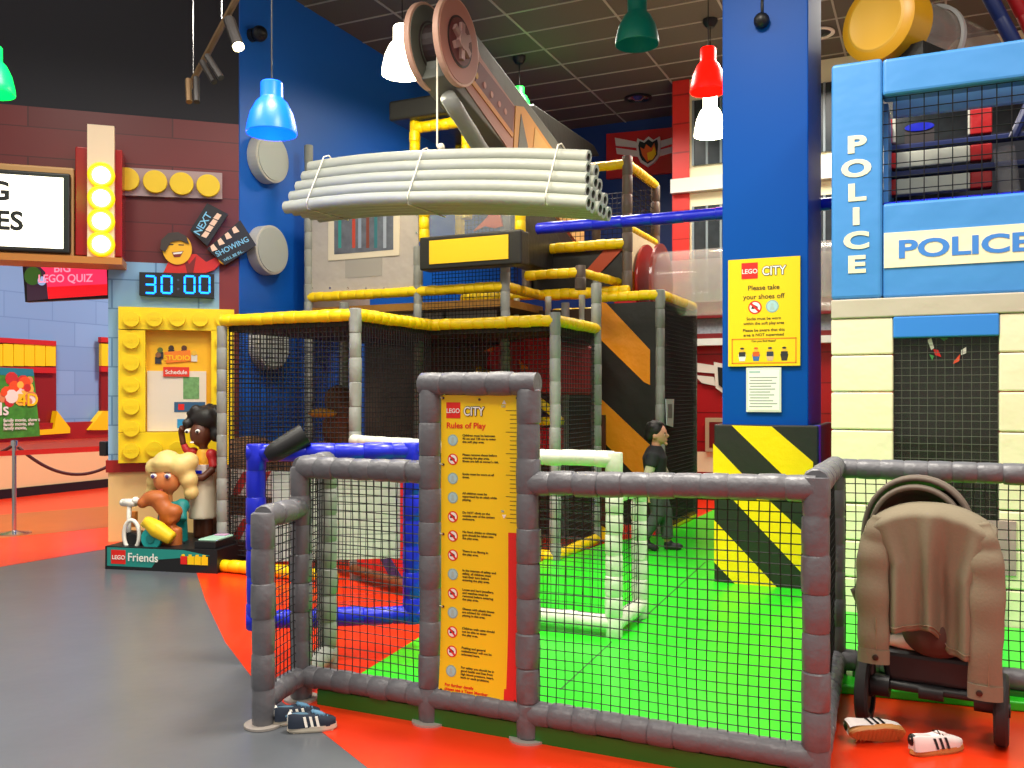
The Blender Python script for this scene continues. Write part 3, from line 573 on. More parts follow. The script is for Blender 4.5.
mb.build('wing', t); mb = SV.mb(); SV.poly(mb, [(672, 138), (661, 141), (660, 148), (672, 144)], 0, .02, wh, 0); SV.poly(mb, [(672, 147), (660, 150), (658, 157), (672, 153)], 0, .02, wh, 0); mb.build('wing', t)
def shield(s, cx, cy): return [(cx+s*a, cy+s*b) for a, b in ((-11, -13), (-5, -10.5), (0, -15), (5, -11.5), (11, -15), (12, -9), (11, 4), (6, 11), (-1, 15.5), (-8, 11), (-11, 5), (-12.5, -7))]
mb = SV.mb(); SV.poly(mb, shield(1, 649, 152), 0, .04, wh, 0); SV.poly(mb, shield(.8, 649, 152), .04, .05, BLKP, 0)
SV.poly(mb, [(643, 156), (641, 148), (645, 150), (647, 145), (652, 149), (655, 144), (657, 152), (655, 159), (648, 163)], .05, .06, mat('flame_orange', 'e8661c', .5), 0); SV.poly(mb, [(649, 161), (648, 154), (653, 152), (655, 147), (657, 155), (653, 161)], .06, .065, YP, 0); mb.build('shield', t)

# clear tube slide with red flanges
def tube_slide():
    a = V(-2.93, 9.95, 2.76); ax = V(1, 0, 0); R = .46; t = thing('tube_slide', 'clear tube slide with round red end flanges behind the blue pillar', 'slide', (a.x+1, a.y, a.z-R))
    X = Matrix.Translation(a) @ Matrix.Rotation(math.pi/2, 4, 'Y')
    for off, m_ in ((.0, mat('red_acrylic', 'a3231c', .2)), (.16, mat('dull_red_acrylic', '8f3f38', .2))):
        mb = MB(X); mb.lathe([(0, off), (R, off), (R, off+.03), (0, off+.03)], m_, n=40); mb.build('flange', t)
    mb = MB(X); mb.lathe([(R*.8, .19), (R*.8, 3.2), (R*.78, 3.2), (R*.78, .19)], CLR, n=40); mb.build('clear_tube', t, smooth='auto')
    mb = MB(X)
    for k in (1.15, 2.05): mb.lathe([(R*.78, k), (R*.86, k), (R*.86, k+.04), (R*.78, k+.04)], mat('tube_joint', 'c9c9c4', .3), n=40)
    mb.build('joint_rings', t)
    q = gv(655, 262, 11.9); mb = MB(); mb.box((q.x, 11.9, 2.75), (q.x+3.4, 11.93, q.z), mat('translucent_sheet', 'cfc6be', .3, alpha=.35)); mb.build('hazy_sheet', t)
tube_slide()

# ---------------- soft play frame ----------------
R5 = .05
SP = thing('soft_play_frame', 'multi-level soft play frame with grey posts, yellow padded rails and black nets', 'play structure', (-4.3, 8.5, 0))
def rail(a, b, m=YEL, r=.052, name='rail', par=None):
    mb = MB(); mb.pad(a, b, r, m); return mb.build(name, par or SP, smooth='auto')
def post(u, v, z0, z1, m=GRD, r=.05, par=None):
    mb = MB(); mb.pad((u, v, z0), (u, v, z1), r, m, .2); return mb.build('post', par or SP, smooth='auto')
def snet(a, b, z0, z1, cell=.042, r=.0042, par=None):
    a, b = Vector((a[0], a[1], z0)), Vector((b[0], b[1], z0)); mb = MB(); net(mb, a, b-a, UP, (b-a).length, z1-z0, cell, r); return mb.build('net', par or SP)
Z1 = 2.17
L0, A, B, C, D = (-5.70, 6.17), (-4.285, 6.17), (-4.285, 7.39), (-3.01, 7.39), (-3.01, 8.47)
for p, q in ((L0, A), (A, B), (B, C), (C, D), (L0, (-5.70, 8.0))):
    rail((*p, Z1), (*q, Z1)); snet(p, q, .1, Z1-.05)
rail((-5.62, 5.92, .056), (-4.3, 5.92, .056)); rail((*C, .08), (*D, .08)); rail((*B, .08), (*C, .08))
for p, z in ((L0, 2.12), (A, 2.22), (C, 2.24), (D, 2.62)): post(*p, 0, z)
post(-5.7, 8.0, 0, 2.5); post(-5.0, 8.4, 0, 2.5, GRD, .045); post(-3.55, 9.0, 0, 2.5, GRD, .045)
mb = MB()   # yellow cable edge along the net beside the first post
for i in range(70): z = .9+i*.0175; mb.ball((-5.63, 6.16, z), (.008, .008, .008), YEL, 6)
mb.build('net_lacing', SP)
# level 2
Z2 = 2.62; a = lz(305, 297, Z2); b = lz(421, 292, Z2); v2 = (a.y+b.y)/2; uA, uB = a.x, b.x; c = lz(519, 290, Z2).x
uC = (lz(519, 290, Z2)).x; v2c = v2
rail((uA, v2, Z2), (uB, v2, Z2)); rail((uB, v2, Z2), (uC, v2, Z2))
dd = gu(563, 299, uC); rail((uC, v2, Z2), (uC, 9.3, Z2)); rail((uC, 9.3, Z2), (-3.28, 9.3, Z2))
post(uA, v2, 0, 4.35); post(uB, v2, 0, 3.1); post(uC, v2, 0, 3.75)
mb = MB(); DK = mat('deck_underside', '9a6a20', .5, .2, 6, var=.3)
mb.box((uA, v2, 2.42), (uC, 9.3, 2.5), DK); mb.prism([(-5.7, 6.2), (-4.31, 6.2), (-4.31, 7.42), (-3.03, 7.42), (-3.03, 8.5), (-3.34, 9.2), (-5.7, 9.2)], 2.08, 2.12, mat('deck_dark', '3a3026', .6)); mb.build('deck', SP)  # lower dark slab is added to block light and darken the bays
rail((uB, v2+1.0, Z2+.02), (uC+1.0, v2+1.0, Z2+.02)); rail((uC, 9.6, 2.45), (-3.2, 9.6, 2.45))
for uu in (uB+.35, uB+.75, uC+.1, uC+.5): post(uu, v2+.9, 2.1, 2.6, WHV, .035)
mb = MB(); mb.box((uA+.5, v2+.35, 2.2), (uB+.1, v2+.38, 2.42), mat('white_mesh_sheet', 'c9c4bc', .6)); mb.box((uB+.15, v2+.35, 2.2), (uB+.75, v2+.38, 2.42), mat('white_mesh_sheet', 'c9c4bc', .6)); mb.build('mesh_sheet', SP)
snet((uB, v2), (uC, v2), Z1+.05, Z2-.05); snet((uB, v2+.3), (uC, v2+.3), Z2, 3.0)
# interior: dark back panels
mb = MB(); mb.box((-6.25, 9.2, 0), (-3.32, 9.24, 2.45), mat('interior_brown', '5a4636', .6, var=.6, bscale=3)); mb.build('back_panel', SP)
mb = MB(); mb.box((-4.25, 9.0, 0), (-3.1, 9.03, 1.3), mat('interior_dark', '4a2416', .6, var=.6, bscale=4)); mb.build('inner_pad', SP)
# E bay with orange/black sheet
e0, e1, e2 = (-3.28, 9.27), (-2.58, 9.27), (-2.58, 10.7); ZE = 2.57
rail((*e0, ZE), (*e1, ZE)); rail((*e1, ZE), (*e2, ZE)); post(*e0, 0, 2.75, GRD); post(*e1, 0, 2.62); post(*e2, 0, 2.6)
rail((*e1, .08), (*e2, .08)); rail((-3.0, 8.7, .08), (*e0, .08))
EP = Plane((0, 9.27), (1, 0)); mb = EP.mb(); mb.box((e0[0]+.05, .12, -.02), (e1[0]-.05, 2.5, .0), BLK); sh = mb.build('black_sheet', SP)
mb = EP.mb(); EP.poly(mb, [(599, 302), (606, 303), (650, 350), (650, 385), (644, 382), (599, 338)], 0, .01, ORV, 0); EP.poly(mb, [(598, 396), (651, 446), (651, 482), (640, 480), (598, 436)], 0, .01, ORV, 0); EP.poly(mb, [(599, 498), (606, 504), (606, 536), (599, 541)], 0, .01, ORV, 0); mb.build('orange_stripe', sh)
mb = MB(); mb.box((e1[0]-.01, e1[1]+.05, .12), (e1[0]+.01, e2[1]-.05, 2.5), BLKP); mb.build('black_side_sheet', SP); snet((e1[0]+.05, e1[1]), (e2[0]+.05, e2[1]), .1, 2.5)
EU = Plane((e1[0]+.07, 0), (0, 1)); mb = EU.mb(); EU.poly(mb, [(666, 399), (674, 399), (673, 427), (667, 425)], 0, .01, mat('notice_pale', 'a9b7bd', .5)); EU.poly(mb, [(668, 404), (672, 404), (672, 418), (668, 418)], .01, .012, mat('notice_photo', '5a6a70', .5, var=.5)); tag(mb.build('notice'), 'small pale notice hanging on the black side sheet behind the boy', 'notice')
# left tarpaulin panel with clear window
TP = Plane((0, v2), (1, 0)); mb = TP.mb(); z = .0
mb.box((TP.hit(309, 250)[0], TP.hit(360, 291)[1], -.02), (TP.hit(418, 250)[0], TP.hit(360, 198)[1], 0), TARP); tp = mb.build('tarpaulin', SP)
mb = TP.mb(); TP.pbox(mb, 328, 196, 399, 258, 0, .012, mat('cream_window_frame', 'd9cdb6', .5)); TP.pbox(mb, 334, 196, 393, 252, .012, .016, mat('window_backing', '5f6470', .35, var=.6, bscale=9, bump=.4))
for i, (x, cc) in enumerate(((338, '2b8c88'), (352, 'b8402c'), (358, '8c9bb0'), (366, '7a3c2c'), (374, '2b6f78'), (383, '9ca5b5'))): TP.pbox(mb, x, 198, x+3, 248, .016, .018, mat('window_streak%d' % i, cc, .3))
mb.build('clear_window', tp)
mb = TP.mb(); TP.pbox(mb, 345, 256, 382, 277, 0, .004, mat('tarp_patch', '9f9a92', .5)); mb.build('patch', tp)
mb = TP.mb()
for x in range(312, 418, 18): a, b = TP.hit(x, 288); mb.disc(a, b, .012, 0, .006, STEEL, 8); 
for y in range(215, 288, 18):
    for x in (310.5, 416.5): a, b = TP.hit(x, y); mb.disc(a, b, .012, 0, .006, STEEL, 8)
mb.build('eyelets', tp)
mb = MB(); mb.box((uA, v2, 2.5), (uA+.02, v2+1.2, 3.7), TARP); mb.build('side_tarpaulin', SP)
# black front pad with yellow panel, window and roof = digger cab
CB = Plane((0, v2-.25), (1, 0)); cab = thing('digger_cab', 'black and yellow digger cab with roof built above the soft play deck', 'play panel', (uB+.6, v2, 2.9))
mb = CB.mb(); CB.pbox(mb, 419, 233, 521, 267, -.2, 0, BLK); cp = mb.build('front_pad', cab, bevel=.02)
mb = CB.mb(); CB.pbox(mb, 429, 237.5, 508, 261.5, 0, .01, mat('yellow_sheet', 'f2c61a', .45, .4, 30)); mb.build('yellow_panel', cp)
mb = CB.mb(); CB.pbox(mb, 422, 190, 520, 235, -.14, -.12, PLX); mb.build('clear_window', cab)
mb = CB.mb(); CB.poly(mb, [(473, 231), (488, 216), (485, 206), (498, 208), (502, 226), (494, 228), (484, 226)], -.19, -.16, mat('orange_cutout', 'f2641c', .4)); mb.build('orange_shape', cab)
mb = MB(); p = CB.w(CB.hit(419, 220)[0], 0, -.1); za = CB.hit(420, 240)[1]; mb.pad((p.x, p.y, za), (p.x, p.y, za+.62), .055, YEL); mb.build('yellow_post', cab, smooth='auto'); mb = MB(); q = CB.w(CB.hit(516, 220)[0], 0, -.1); mb.pad((q.x, q.y, za), (q.x, q.y, za+.62), .055, YEL); mb.build('yellow_post', cab, smooth='auto')
rail((uC, v2-.1, CB.hit(520, 257)[1]), (uC+.22, v2-.1, CB.hit(520, 257)[1]), YEL, .05, 'elbow', cab)
r0 = at(388, 112, 9.9); r1 = at(478, 112, 9.45); zr = r0.z
mb = MB(); vv = r0.y; mb.box((r0.x, vv, zr-.1), (r0.x+1.0, vv+1.3, zr+.12), BLK); mb.build('roof', cab, bevel=.03)
for (uu, v_) in ((r0.x+.25, vv+.15), (r0.x+.9, vv+.15), (r0.x+.25, vv+1.2), (r0.x+.9, vv+1.2)):
    mb = MB(); mb.pad((uu, v_, 3.4), (uu, v_, zr-.1), .06, YEL); mb.build('post', cab, smooth='auto')
for v_ in (vv+.15, vv+1.2): rail((r0.x+.25, v_, zr-.17), (r0.x+.9, v_, zr-.17), YEL, .06, 'rail', cab)
mb = MB(); net(mb, (r0.x+.25, vv+1.2, 3.4), (1, 0, 0), UP, .65, zr-3.6, .05, .004); mb.build('net', cab)
# right tower of the frame
tu, tv_ = -2.99, 9.42; ZT = 4.03; tw = thing('climbing_tower', 'tall climbing tower with brown-grey posts and yellow rails left of the blue pillar', 'play structure', (tu, tv_+.6, 0))
GB = mat('brown_grey_padding', '6b5d52', .5, .3, 16)
for u_, v_, z_ in ((tu, tv_, ZT+.08), (tu, tv_+1.1, ZT-.0), (tu-1.2, tv_, ZT), (tu-.75, tv_+1.1, ZT)): post(u_, v_, 2.65 if v_ < 10 else 2.6, z_, GB, .055, tw)
for z_ in (ZT, ZT-.42): rail((tu, tv_+(1.1 if z_ < 4 else 0), z_), (tu-1.2, tv_+(1.1 if z_ < 4 else 0), z_), YEL, .05, 'rail', tw)
rail((tu, tv_, ZT), (tu, tv_+1.1, ZT), YEL, .05, 'rail', tw)
zz = gu(623, 242, tu).z; zz = 1.5+(396-243)/(F/9.8); rail((tu, tv_, zz), (tu-1.2, tv_, zz), YEL, .055, 'rail', tw); rail((tu, tv_, zz+.17), (tu, tv_+1.1, zz+.17), YEL, .045, 'rail', tw)
mb = MB(); mb.box((tu, tv_, 2.65), (tu+.03, tv_+1.1, zz+.13), mat('tower_cream', 'e8dcb2', .5, var=.1)); mb.box((tu+.03, tv_, 2.65), (tu+.035, tv_+.3, zz-.3), ORV); mb.build('cream_panel', tw)
mb = MB(); mb.box((tu-1.2, tv_+.05, 2.65), (tu, tv_+.08, zz-.05), BLK); bp = mb.build('black_panel', tw)
TPn = Plane((0, tv_+.04), (1, 0)); mb = TPn.mb(); TPn.poly(mb, [(584, 273), (600, 273), (624, 248), (606, 248)], 0, .01, mat('rust_stripe', 'b8461c', .5), 0); mb.build('rust_stripe', bp)
for a_, b_ in (((tu-1.2, tv_+1.1), (tu, tv_+1.1)), ((tu, tv_), (tu, tv_+1.1))): snet(a_, b_, zz+.2, ZT-.05, .06, .004, tw)
rail((-3.9, 8.75, 2.78), (-3.28, 8.75, 2.78), YEL, .05, 'rail', tw); rail((-3.28, 8.75, 2.78), (-3.1, 9.5, 2.75), YEL, .045, 'rail', tw); mb = MB(); mb.pad((-3.28, 8.75, 2.6), (-3.28, 8.75, 2.85), .055, GB); mb.build('post', tw, smooth='auto')
# red slide inside
t = thing('red_slide', 'glossy red slide seen through the net under the yellow rails', 'slide', (-3.7, 9.0, .2))
mb = MB(); a = at(482, 372, 9.6); b = at(552, 362, 9.3); 
q = [at(480, 378, 9.7), at(492, 345, 9.9), at(548, 335, 9.6), at(556, 400, 9.1), at(552, 470, 8.9), at(505, 392, 9.5)]
FP = Plane((q[0].x, q[0].y), (q[4]-q[0]).xy); mb = FP.mb(); FP.poly(mb, [(480, 378), (490, 345), (545, 332), (560, 345), (560, 395), (520, 392)], -.5, 0, REDV, 0); mb.build('chute', t, bevel=.04)
mb = FP.mb(); FP.poly(mb, [(519, 360), (531, 370), (521, 370)], 0, .01, OR, 0); FP.poly(mb, [(483, 352), (493, 347), (493, 352)], 0, .01, OR, 0); mb.build('orange_flash', t)
mb = FP.mb(); mb.tube([(*FP.hit(482, 370), .05), (*FP.hit(530, 392), .05), (*FP.hit(560, 415), .05)], .045, YEL); mb.tube([(*FP.hit(530, 422), .05), (*FP.hit(565, 421), .05)], .045, YEL); mb.build('yellow_edge', t, smooth=True)
mb = FP.mb(); FP.pbox(mb, 535, 428, 556, 452, -.1, 0, REDV); mb.build('red_block', t)
# boulder and brown figure seen through the left net
mb = MB(); a = gr(247, 548); r_ = random.Random(2)
for i in range(9): mb.ball((a.x+r_.uniform(-.35, .35), a.y+r_.uniform(-.1, .4), .55+r_.uniform(-.4, .35)), r_.uniform(.25, .42), mat('boulder_brown', '8a6244', .7, .5, 8, var=.3))
mb.box((a.x-.5, a.y-.1, 0), (a.x+.5, a.y+.4, .5), mat('boulder_brown', '8a6244')); tag(organic(mb, 'foam_boulder', None, .05, 4), 'brown foam boulder behind the net at the left end of the play frame', 'boulder')
t = thing('treasure_prop', 'brown printed rock prop with golden patches behind the net beside the middle post', 'prop', gr(333, 548)); a = gr(333, 545)
mb = MB(); 
for i in range(10): mb.ball((a.x+r_.uniform(-.16, .16), a.y+r_.uniform(0, .25), .2+i*.14), r_.uniform(.15, .2), mat('rock_brown', '70442a', .7, .6, 9, var=.5))
organic(mb, 'rock', t, .04, 3)
mb = MB(); mb.ball((a.x-.02, a.y-.15, 1.33), (.17, .06, .05), mat('prop_gold', 'c08a1e', .4)); mb.ball((a.x-.02, a.y-.15, 1.0), (.14, .05, .05), mat('prop_gold', 'c08a1e', .4)); mb.build('gold_patch', t, smooth=True)
# red and white striped boards by the first post
ST = stripemat('red_white_stripe', 'c8352f', 'd8d4cc', (1, 0, 1), .3, .1, .5)
t = thing('roadwork_barrier', 'red and white striped roadwork barrier inside the left net', 'barrier', gr(248, 566)); LP = Plane((0, 6.35), (1, 0))
for y0, y1 in ((470, 496), (517, 541)): mb = LP.mb(); LP.pbox(mb, 231, y0, 272, y1, -.03, 0, mat('board_white', 'd2cdc6', .5)); b = mb.build('striped_board', t); mb = LP.mb(); [LP.poly(mb, [(233+k, y1-1), (233+k, y1-6), (243+k, y0+2), (251+k, y0+1), (240+k, y1-2)], 0, .004, mat('board_red', 'b32a28', .5), 0) for k in (0, 20)]; mb.build('stripes', b)
mb = LP.mb(); a, b = LP.hit(248, 480); mb.box((a-.04, 0, -.08), (a+.04, b+.2, -.03), WHV); mb.box((a-.25, 0, -.2), (a+.25, .06, .0), BLKP); mb.build('stand', t)

# ---------------- crane with wheels, hanging pipes ----------------
def crane():
    d0 = 8.3; uc = at(459, 42, d0); t = thing('crane_arm', 'crane arm with round pulley wheels and a maroon dotted side slanting over the frame', 'crane', uc)
    PU = Plane((uc.x, 0), (0, 1)); R = .40
    pk = mat('crane_pink', 'b57a6c', .5); mg = mat('crane_grey_green', '5f625a', .5, .2, 8); rim = mat('wheel_rim', 'cfa38e', .4); dk = mat('wheel_dark', '2a1c1c', .5); hub = mat('hub_metal', 'b8928c', .35, metal=.3)
    x, y = PU.hit(459, 42)
    def wheel(z0, z1, nm, face):
        mb = PU.mb(); mb.disc(x, y, R, z0, z1, rim, 48); wo = mb.build('pulley_wheel', t, bevel=.01)
        mb = PU.mb(); mb.disc(x, y, R*.93, z1, z1+.006, pk if face else mg, 48); mb.disc(x, y, R*.58, z1+.006, z1+.012, dk, 40); mb.disc(x, y, R*.53, z1+.012, z1+.016, mat('wheel_face_dark', '6b3433', .5) if face else mg, 40); mb.build('wheel_face', wo)
        if face:
            mb = PU.mb()
            for k in range(3):
                c, s_ = math.cos(k*math.pi/3+.5), math.sin(k*math.pi/3+.5); T = Matrix.Translation((x, y, z1+.016)) @ Matrix.Rotation(k*math.pi/3+.5, 4, 'Z'); mb.box((-R*.42, -.032, 0), (R*.42, .032, .03), hub, T)
            mb.disc(x, y, R*.2, z1+.016, z1+.06, hub, 20); mb.build('hub', wo)
    wheel(-.06, 0, 'a', True); wheel(-.36, -.30, 'b', False)
    mb = PU.mb(); mb.disc(x, y, R*.5, -.30, -.06, dk, 24); mb.box((x-.1, y-.3, -.34), (x+.25, y+.15, -.08), mg); mb.build('axle_block', t)
    # arm body
    top0 = PU.hit(472, 20); top1 = PU.hit(590, 178); b0 = PU.hit(450, 74); b1 = PU.hit(545, 188)
    mb = PU.mb(); mb.prism([top0, top1, b1, b0], -.36, -.06, mg); arm = mb.build('arm', t, bevel=.015)
    def band(pts, m_, nm, z): mb = PU.mb(); PU.poly(mb, pts, -.06, z, m_, -.06); return mb.build(nm, arm)
    band([(476, 46), (480, 58), (540, 144), (590, 182), (571, 187), (515, 160), (462, 84), (466, 74)], pk, 'pink_rim', -.05)
    band([(478, 62), (513, 107), (511, 135), (473, 84)], mat('maroon_side', '6a1a1e', .5), 'maroon_panel', -.045)
    band([(472, 80), (512, 134), (511, 138), (470, 84)], mat('amber_line', 'd2862a', .5), 'amber_line', -.04)
    mb = PU.mb()
    for i, (a_, b_) in enumerate(((480.5, 75), (488.5, 84.5), (495.5, 94), (503, 103.5), (509, 111))): h = PU.hit(a_, b_); mb.disc(*h, .032, -.045, -.04, mat('dot_yellow', 'd8a23a', .5) if i == 0 else mat('dot_pink', 'c98a7c', .5), 16)
    mb.build('dots', arm)
    band([(514, 106), (522, 107), (548, 145), (560, 160), (512, 150)], mat('amber_panel2', 'd99a3a', .5), 'amber_panel', -.04)
    band([(519, 114), (526, 148), (516, 148)], mg, 'dark_triangle', -.035); band([(533, 128), (555, 160), (530, 160)], mat('amber_light', 'dcae55', .5), 'amber_triangle', -.035)
    mb = PU.mb(); q0, q1 = PU.hit(457, 95), PU.hit(500, 165); mb.M = PU.M; pts = [Vector((q0[0]+(q1[0]-q0[0])*i/6, q0[1]+(q1[1]-q0[1])*i/6, -.1)) for i in range(7)]; mb.tube(pts, [.075, .08, .075, .08, .075, .08, .075], GRD, 12); mb.build('ram', t, smooth=True)
    # rear pads going down
    mb = PU.mb(); PU.poly(mb, [(527, 105), (534, 104), (594, 145), (600, 156), (560, 156)], -.6, -.4, BLK); mb.build('conveyor_pad', t, bevel=.02)
    mb = PU.mb(); PU.poly(mb, [(540, 205), (552, 212), (580, 250), (580, 274), (572, 274), (570, 252), (536, 216)], -.3, -.05, BLK); mb.build('lower_arm', t, bevel=.02)
    mb = PU.mb(); PU.poly(mb, [(552, 190), (584, 190), (584, 252), (556, 214)], -.45, -.32, mat('amber_side', 'd2a765', .5)); mb.build('amber_side_panel', t)
crane()
CBs = Plane((uC+.05, 0), (0, 1))
mb = CBs.mb(); CBs.poly(mb, [(521, 262), (521, 205), (545, 215), (572, 258), (572, 276), (560, 274)], -.25, 0, BLK); mb.build('side_pad', cab, bevel=.02)

def pipes():
    r = .059; th = math.sqrt(3)*r; PG = mat('grey_foam_pipe', 'a3a698', .45, .12, 6); PI = mat('pipe_inside', '4a4a46', .7)
    e = at(599, 205, 7.15); m_ = at(425, 200, 7.9); l = at(303, 209, 8.5)
    # bottom row centre line
    words = ['top', 'second', 'third', 'fourth', 'bottom']; nums = ['nearest', 'second', 'third', 'fourth', 'fifth']
    dn = V(-.421*0, 1, 0); across = V(.42, .9, 0).normalized()
    ax = (e-m_).normalized(); across = UP.cross(ax).normalized()
    for row in range(5):          # 0 = bottom with five
        n = 5-row; rl = words[4-row]
        for k in range(n):
            off = across*((k-(n-1)/2)*2*r)+UP*(row*th)
            if row: pass
            jit = (random.Random(row*7+k).uniform(-.012, .012))
            pts = []; E = e+off+ax*(jit-row*.02)+V(0, 0, 0); Mm = m_+off+UP*.0; Ll = l+off*1.0+V(.022*row, 0, 0)
            def bz(t):
                # left half straight-ish, kink, right half
                return None
            N = 14
            for i in range(N+1):
                t_ = i/N
                if t_ < .42: s_ = t_/.42; p = Ll.lerp(Mm, s_)+UP*.02*math.sin(math.pi*s_)
                else: s_ = (t_-.42)/.58; p = Mm.lerp(E, s_)+UP*.02*math.sin(math.pi*s_)
                pts.append(p-UP*.03)
            mb = MB(); mb.tube(pts, r*.985, PG, 14, cap=False)
            d = (pts[-1]-pts[-2]).normalized(); d0 = (pts[0]-pts[1]).normalized()
            for P0, dd_ in ((pts[-1], d), (pts[0], d0)):
                a_ = (UP-dd_*UP.dot(dd_)).normalized(); b_ = dd_.cross(a_); vs = []; n_ = 14
                for rr_, z_ in ((r*.985, 0), (r*.55, 0), (r*.55, -.12), (.001, -.12)):
                    for j in range(n_): an = 2*math.pi*j/n_; vs.append(P0+a_*rr_*math.cos(an)+b_*rr_*math.sin(an)+dd_*z_)
                mb.add(vs, [(i*n_+j, i*n_+(j+1) % n_, (i+1)*n_+(j+1) % n_, (i+1)*n_+j) for i in range(1) for j in range(n_)], mat('pipe_end', 'aeb0a4', .5)); mb.add(vs, [(i*n_+j, i*n_+(j+1) % n_, (i+1)*n_+(j+1) % n_, (i+1)*n_+j) for i in (1, 2) for j in range(n_)], PI)
            lab = 'grey foam pipe at the very top of the hanging bundle' if n == 1 else 'grey foam pipe, %s row of the hanging bundle, %s from the viewer' % (rl, nums[k])
            if k == 0 and n > 1: lab = 'grey foam pipe, %s row of the hanging bundle, nearest the viewer' % rl
            if n > 1 and k == n-1: lab = 'grey foam pipe, %s row of the hanging bundle, farthest back' % rl
            tag(mb.build('foam_pipe', smooth='auto'), lab, 'foam pipe', 'grey foam pipes hanging from the crane')
    # straps
    def strap(c, half, lab):
        mb = MB(); H = 4*th; rr_ = r+.012
        B = [(-5*r-.005, -rr_), (5*r+.005, -rr_), (5*r+.012, .0), (r+.01, H+rr_*.6), (0, H+rr_), (-r-.01, H+rr_*.6), (-5*r-.012, 0)]
        mb.tube([c+across*a_+UP*(b_-.03) for a_, b_ in B], .006, ROPE, 6, closed=True); tag(mb.build('strap', smooth=True), lab, 'strap')
    strap(m_+UP*.005+ax*.02, 0, 'rope tied round the middle of the hanging pipe bundle'); strap(m_.lerp(e, .8)+UP*.04, 0, 'thin cord round the right end of the hanging pipe bundle'); strap(l.lerp(m_, .22)+UP*.03, 0, 'clear strap round the left end of the pipe bundle')
    top = at(437, 147, 8.0); mb = MB(); t2 = at(437, 56, 8.15); mb.tube([top, V(top.x, top.y, top.z+.02), t2], .009, ROPE, 6); mb.ball(top+ax*.04, .035, ROPE, 10); tag(mb.build('hoist_rope', smooth=True), 'white rope from the crane wheels down to the pipe bundle', 'rope')
pipes()

# long blue padded pole
vb = gv(537, 229, 8.08).y; a = gv(537, 229, vb); b = V(a.x+2.9, vb, a.z); mb = MB(); mb.pad(a, b, .055, BLU, .3); tag(mb.build('padded_pole', smooth='auto'), 'long blue padded pole running from the frame towards the blue pillar', 'pole')

# ---------------- blue pillar ----------------
pu0, pu1, pv = -1.53, -.755, 7.04; PV = Plane((0, pv+.06), (1, 0))
mb = MB(); xl, xr = PV.hit(722, 300)[0], PV.hit(808, 300)[0]
PB = mat('blue_pillar_paint', '004a9e', .42, .05, 30, spec=.15); mb.box((xl, pv+.06, 0), (xr, pv+.95, 6.1), PB); pillar = tag(mb.build('pillar', bevel=.01), 'tall blue square pillar rising from the green play mat', 'pillar')
SP2 = stripemat('hazard_stripe', 'f8cf08', '24241f', (1, 0, 1), .62, 0, .5)
PF = Plane((0, pv), (1, 0))
t = thing('pillar_pad', 'black and yellow hazard-striped pad wrapped around the blue pillar', 'pad', ((pu0+pu1)/2, pv+.5, 0))
z1 = PF.hit(765, 425)[1]; mb = MB(); mb.box((pu0, pv, 0), (pu1, pv+.055, z1), BLK); mb.box((pu0, pv+.055, 0), (pu0+.05, pv+1.0, z1), BLK); mb.box((pu1-.05, pv+.2, 0), (pu1, pv+1.0, z1), BLK); pd = mb.build('pad', t, bevel=.012)
mb = MB(); mb.box((pu1-.05, pv+.055, 0), (pu1, pv+.2, z1), BLU); mb.build('blue_edge', t, bevel=.01)
mb = PF.mb(); Z = .004
for pts in ([(732, 425.5), (771, 426), (812, 464), (812, 480), (798, 480)][:0] or [(731.5, 425.3), (771.5, 426.5), (813, 462), (813, 502), (790, 482)],
            [(713, 443), (748, 480), (797, 533), (813, 548), (813, 562), (800, 557), (757, 510), (713, 443)][:0] or [(729.5, 496), (768.5, 500), (800, 529), (813, 541), (813, 585)],
            [(713, 443), (713, 496), (729.5, 496), (768, 500)][:0] or [(713, 443.5), (746, 478), (746, 498), (729.5, 496), (713, 485)],
            [(714, 520), (783, 594), (742, 591), (714, 562)]):
    PF.poly(mb, pts, 0, Z, YEL, 0)
mb.build('yellow_stripes', t)
# signs on the pillar
def icon(mb, x, y, r, z, kind):
    if kind == 'no':
        mb.disc(x, y, r, z, z+.0015, RP, 20); mb.disc(x, y, r*.8, z+.0015, z+.002, WHT, 20); mb.prism([(x-r*.55, y-r*.2), (x+r*.45, y-r*.25), (x+r*.4, y+.1*r), (x-r*.1, y+.4*r), (x-r*.4, y+.3*r)], z+.002, z+.0025, BLKP)
        c, s_ = r*.64, r*.12; mb.prism([(x-c-s_, y+c-s_), (x-c+s_, y+c+s_), (x+c+s_, y-c+s_), (x+c-s_, y-c-s_)], z+.0025, z+.003, RP)
    else:
        mb.disc(x, y, r, z, z+.0015, mat('icon_grey', '8fb0a8', .5), 20); mb.disc(x, y, r*.82, z+.0015, z+.002, mat('icon_blue', 'a9cdd0', .5), 20); mb.disc(x, y+r*.25, r*.25, z+.002, z+.0025, GP, 12); mb.prism([(x-r*.35, y-r*.55), (x+r*.35, y-r*.55), (x+r*.25, y), (x-r*.25, y)], z+.002, z+.0025, GP)
def lego_city(mb, x, y, h, z):
    mb.rect(x, y, x+h, y+h, z+.002, RP); mb.text('LEGO', x+h*.5, y+h*.33, h*.4, z+.003, WHT, 'CENTER', sx=.95)
    for dx, dy in ((-.04, 0), (.04, 0), (0, .04), (0, -.04)): mb.text('CITY', x+h*1.25+dx*h, y+h*.18+dy*h, h*.78, z+.002, BLKP, sx=.85, th=.0006)
    mb.text('CITY', x+h*1.25, y+h*.18, h*.78, z+.004, WHT, sx=.85, th=.001)
SG = Plane((0, pv+.035), (1, 0)); t = thing('shoes_off_sign', 'yellow sign on the blue pillar asking to take shoes off', 'sign', (SG.hit(764, 360)[0], pv+.04, SG.hit(764, 366)[1]))
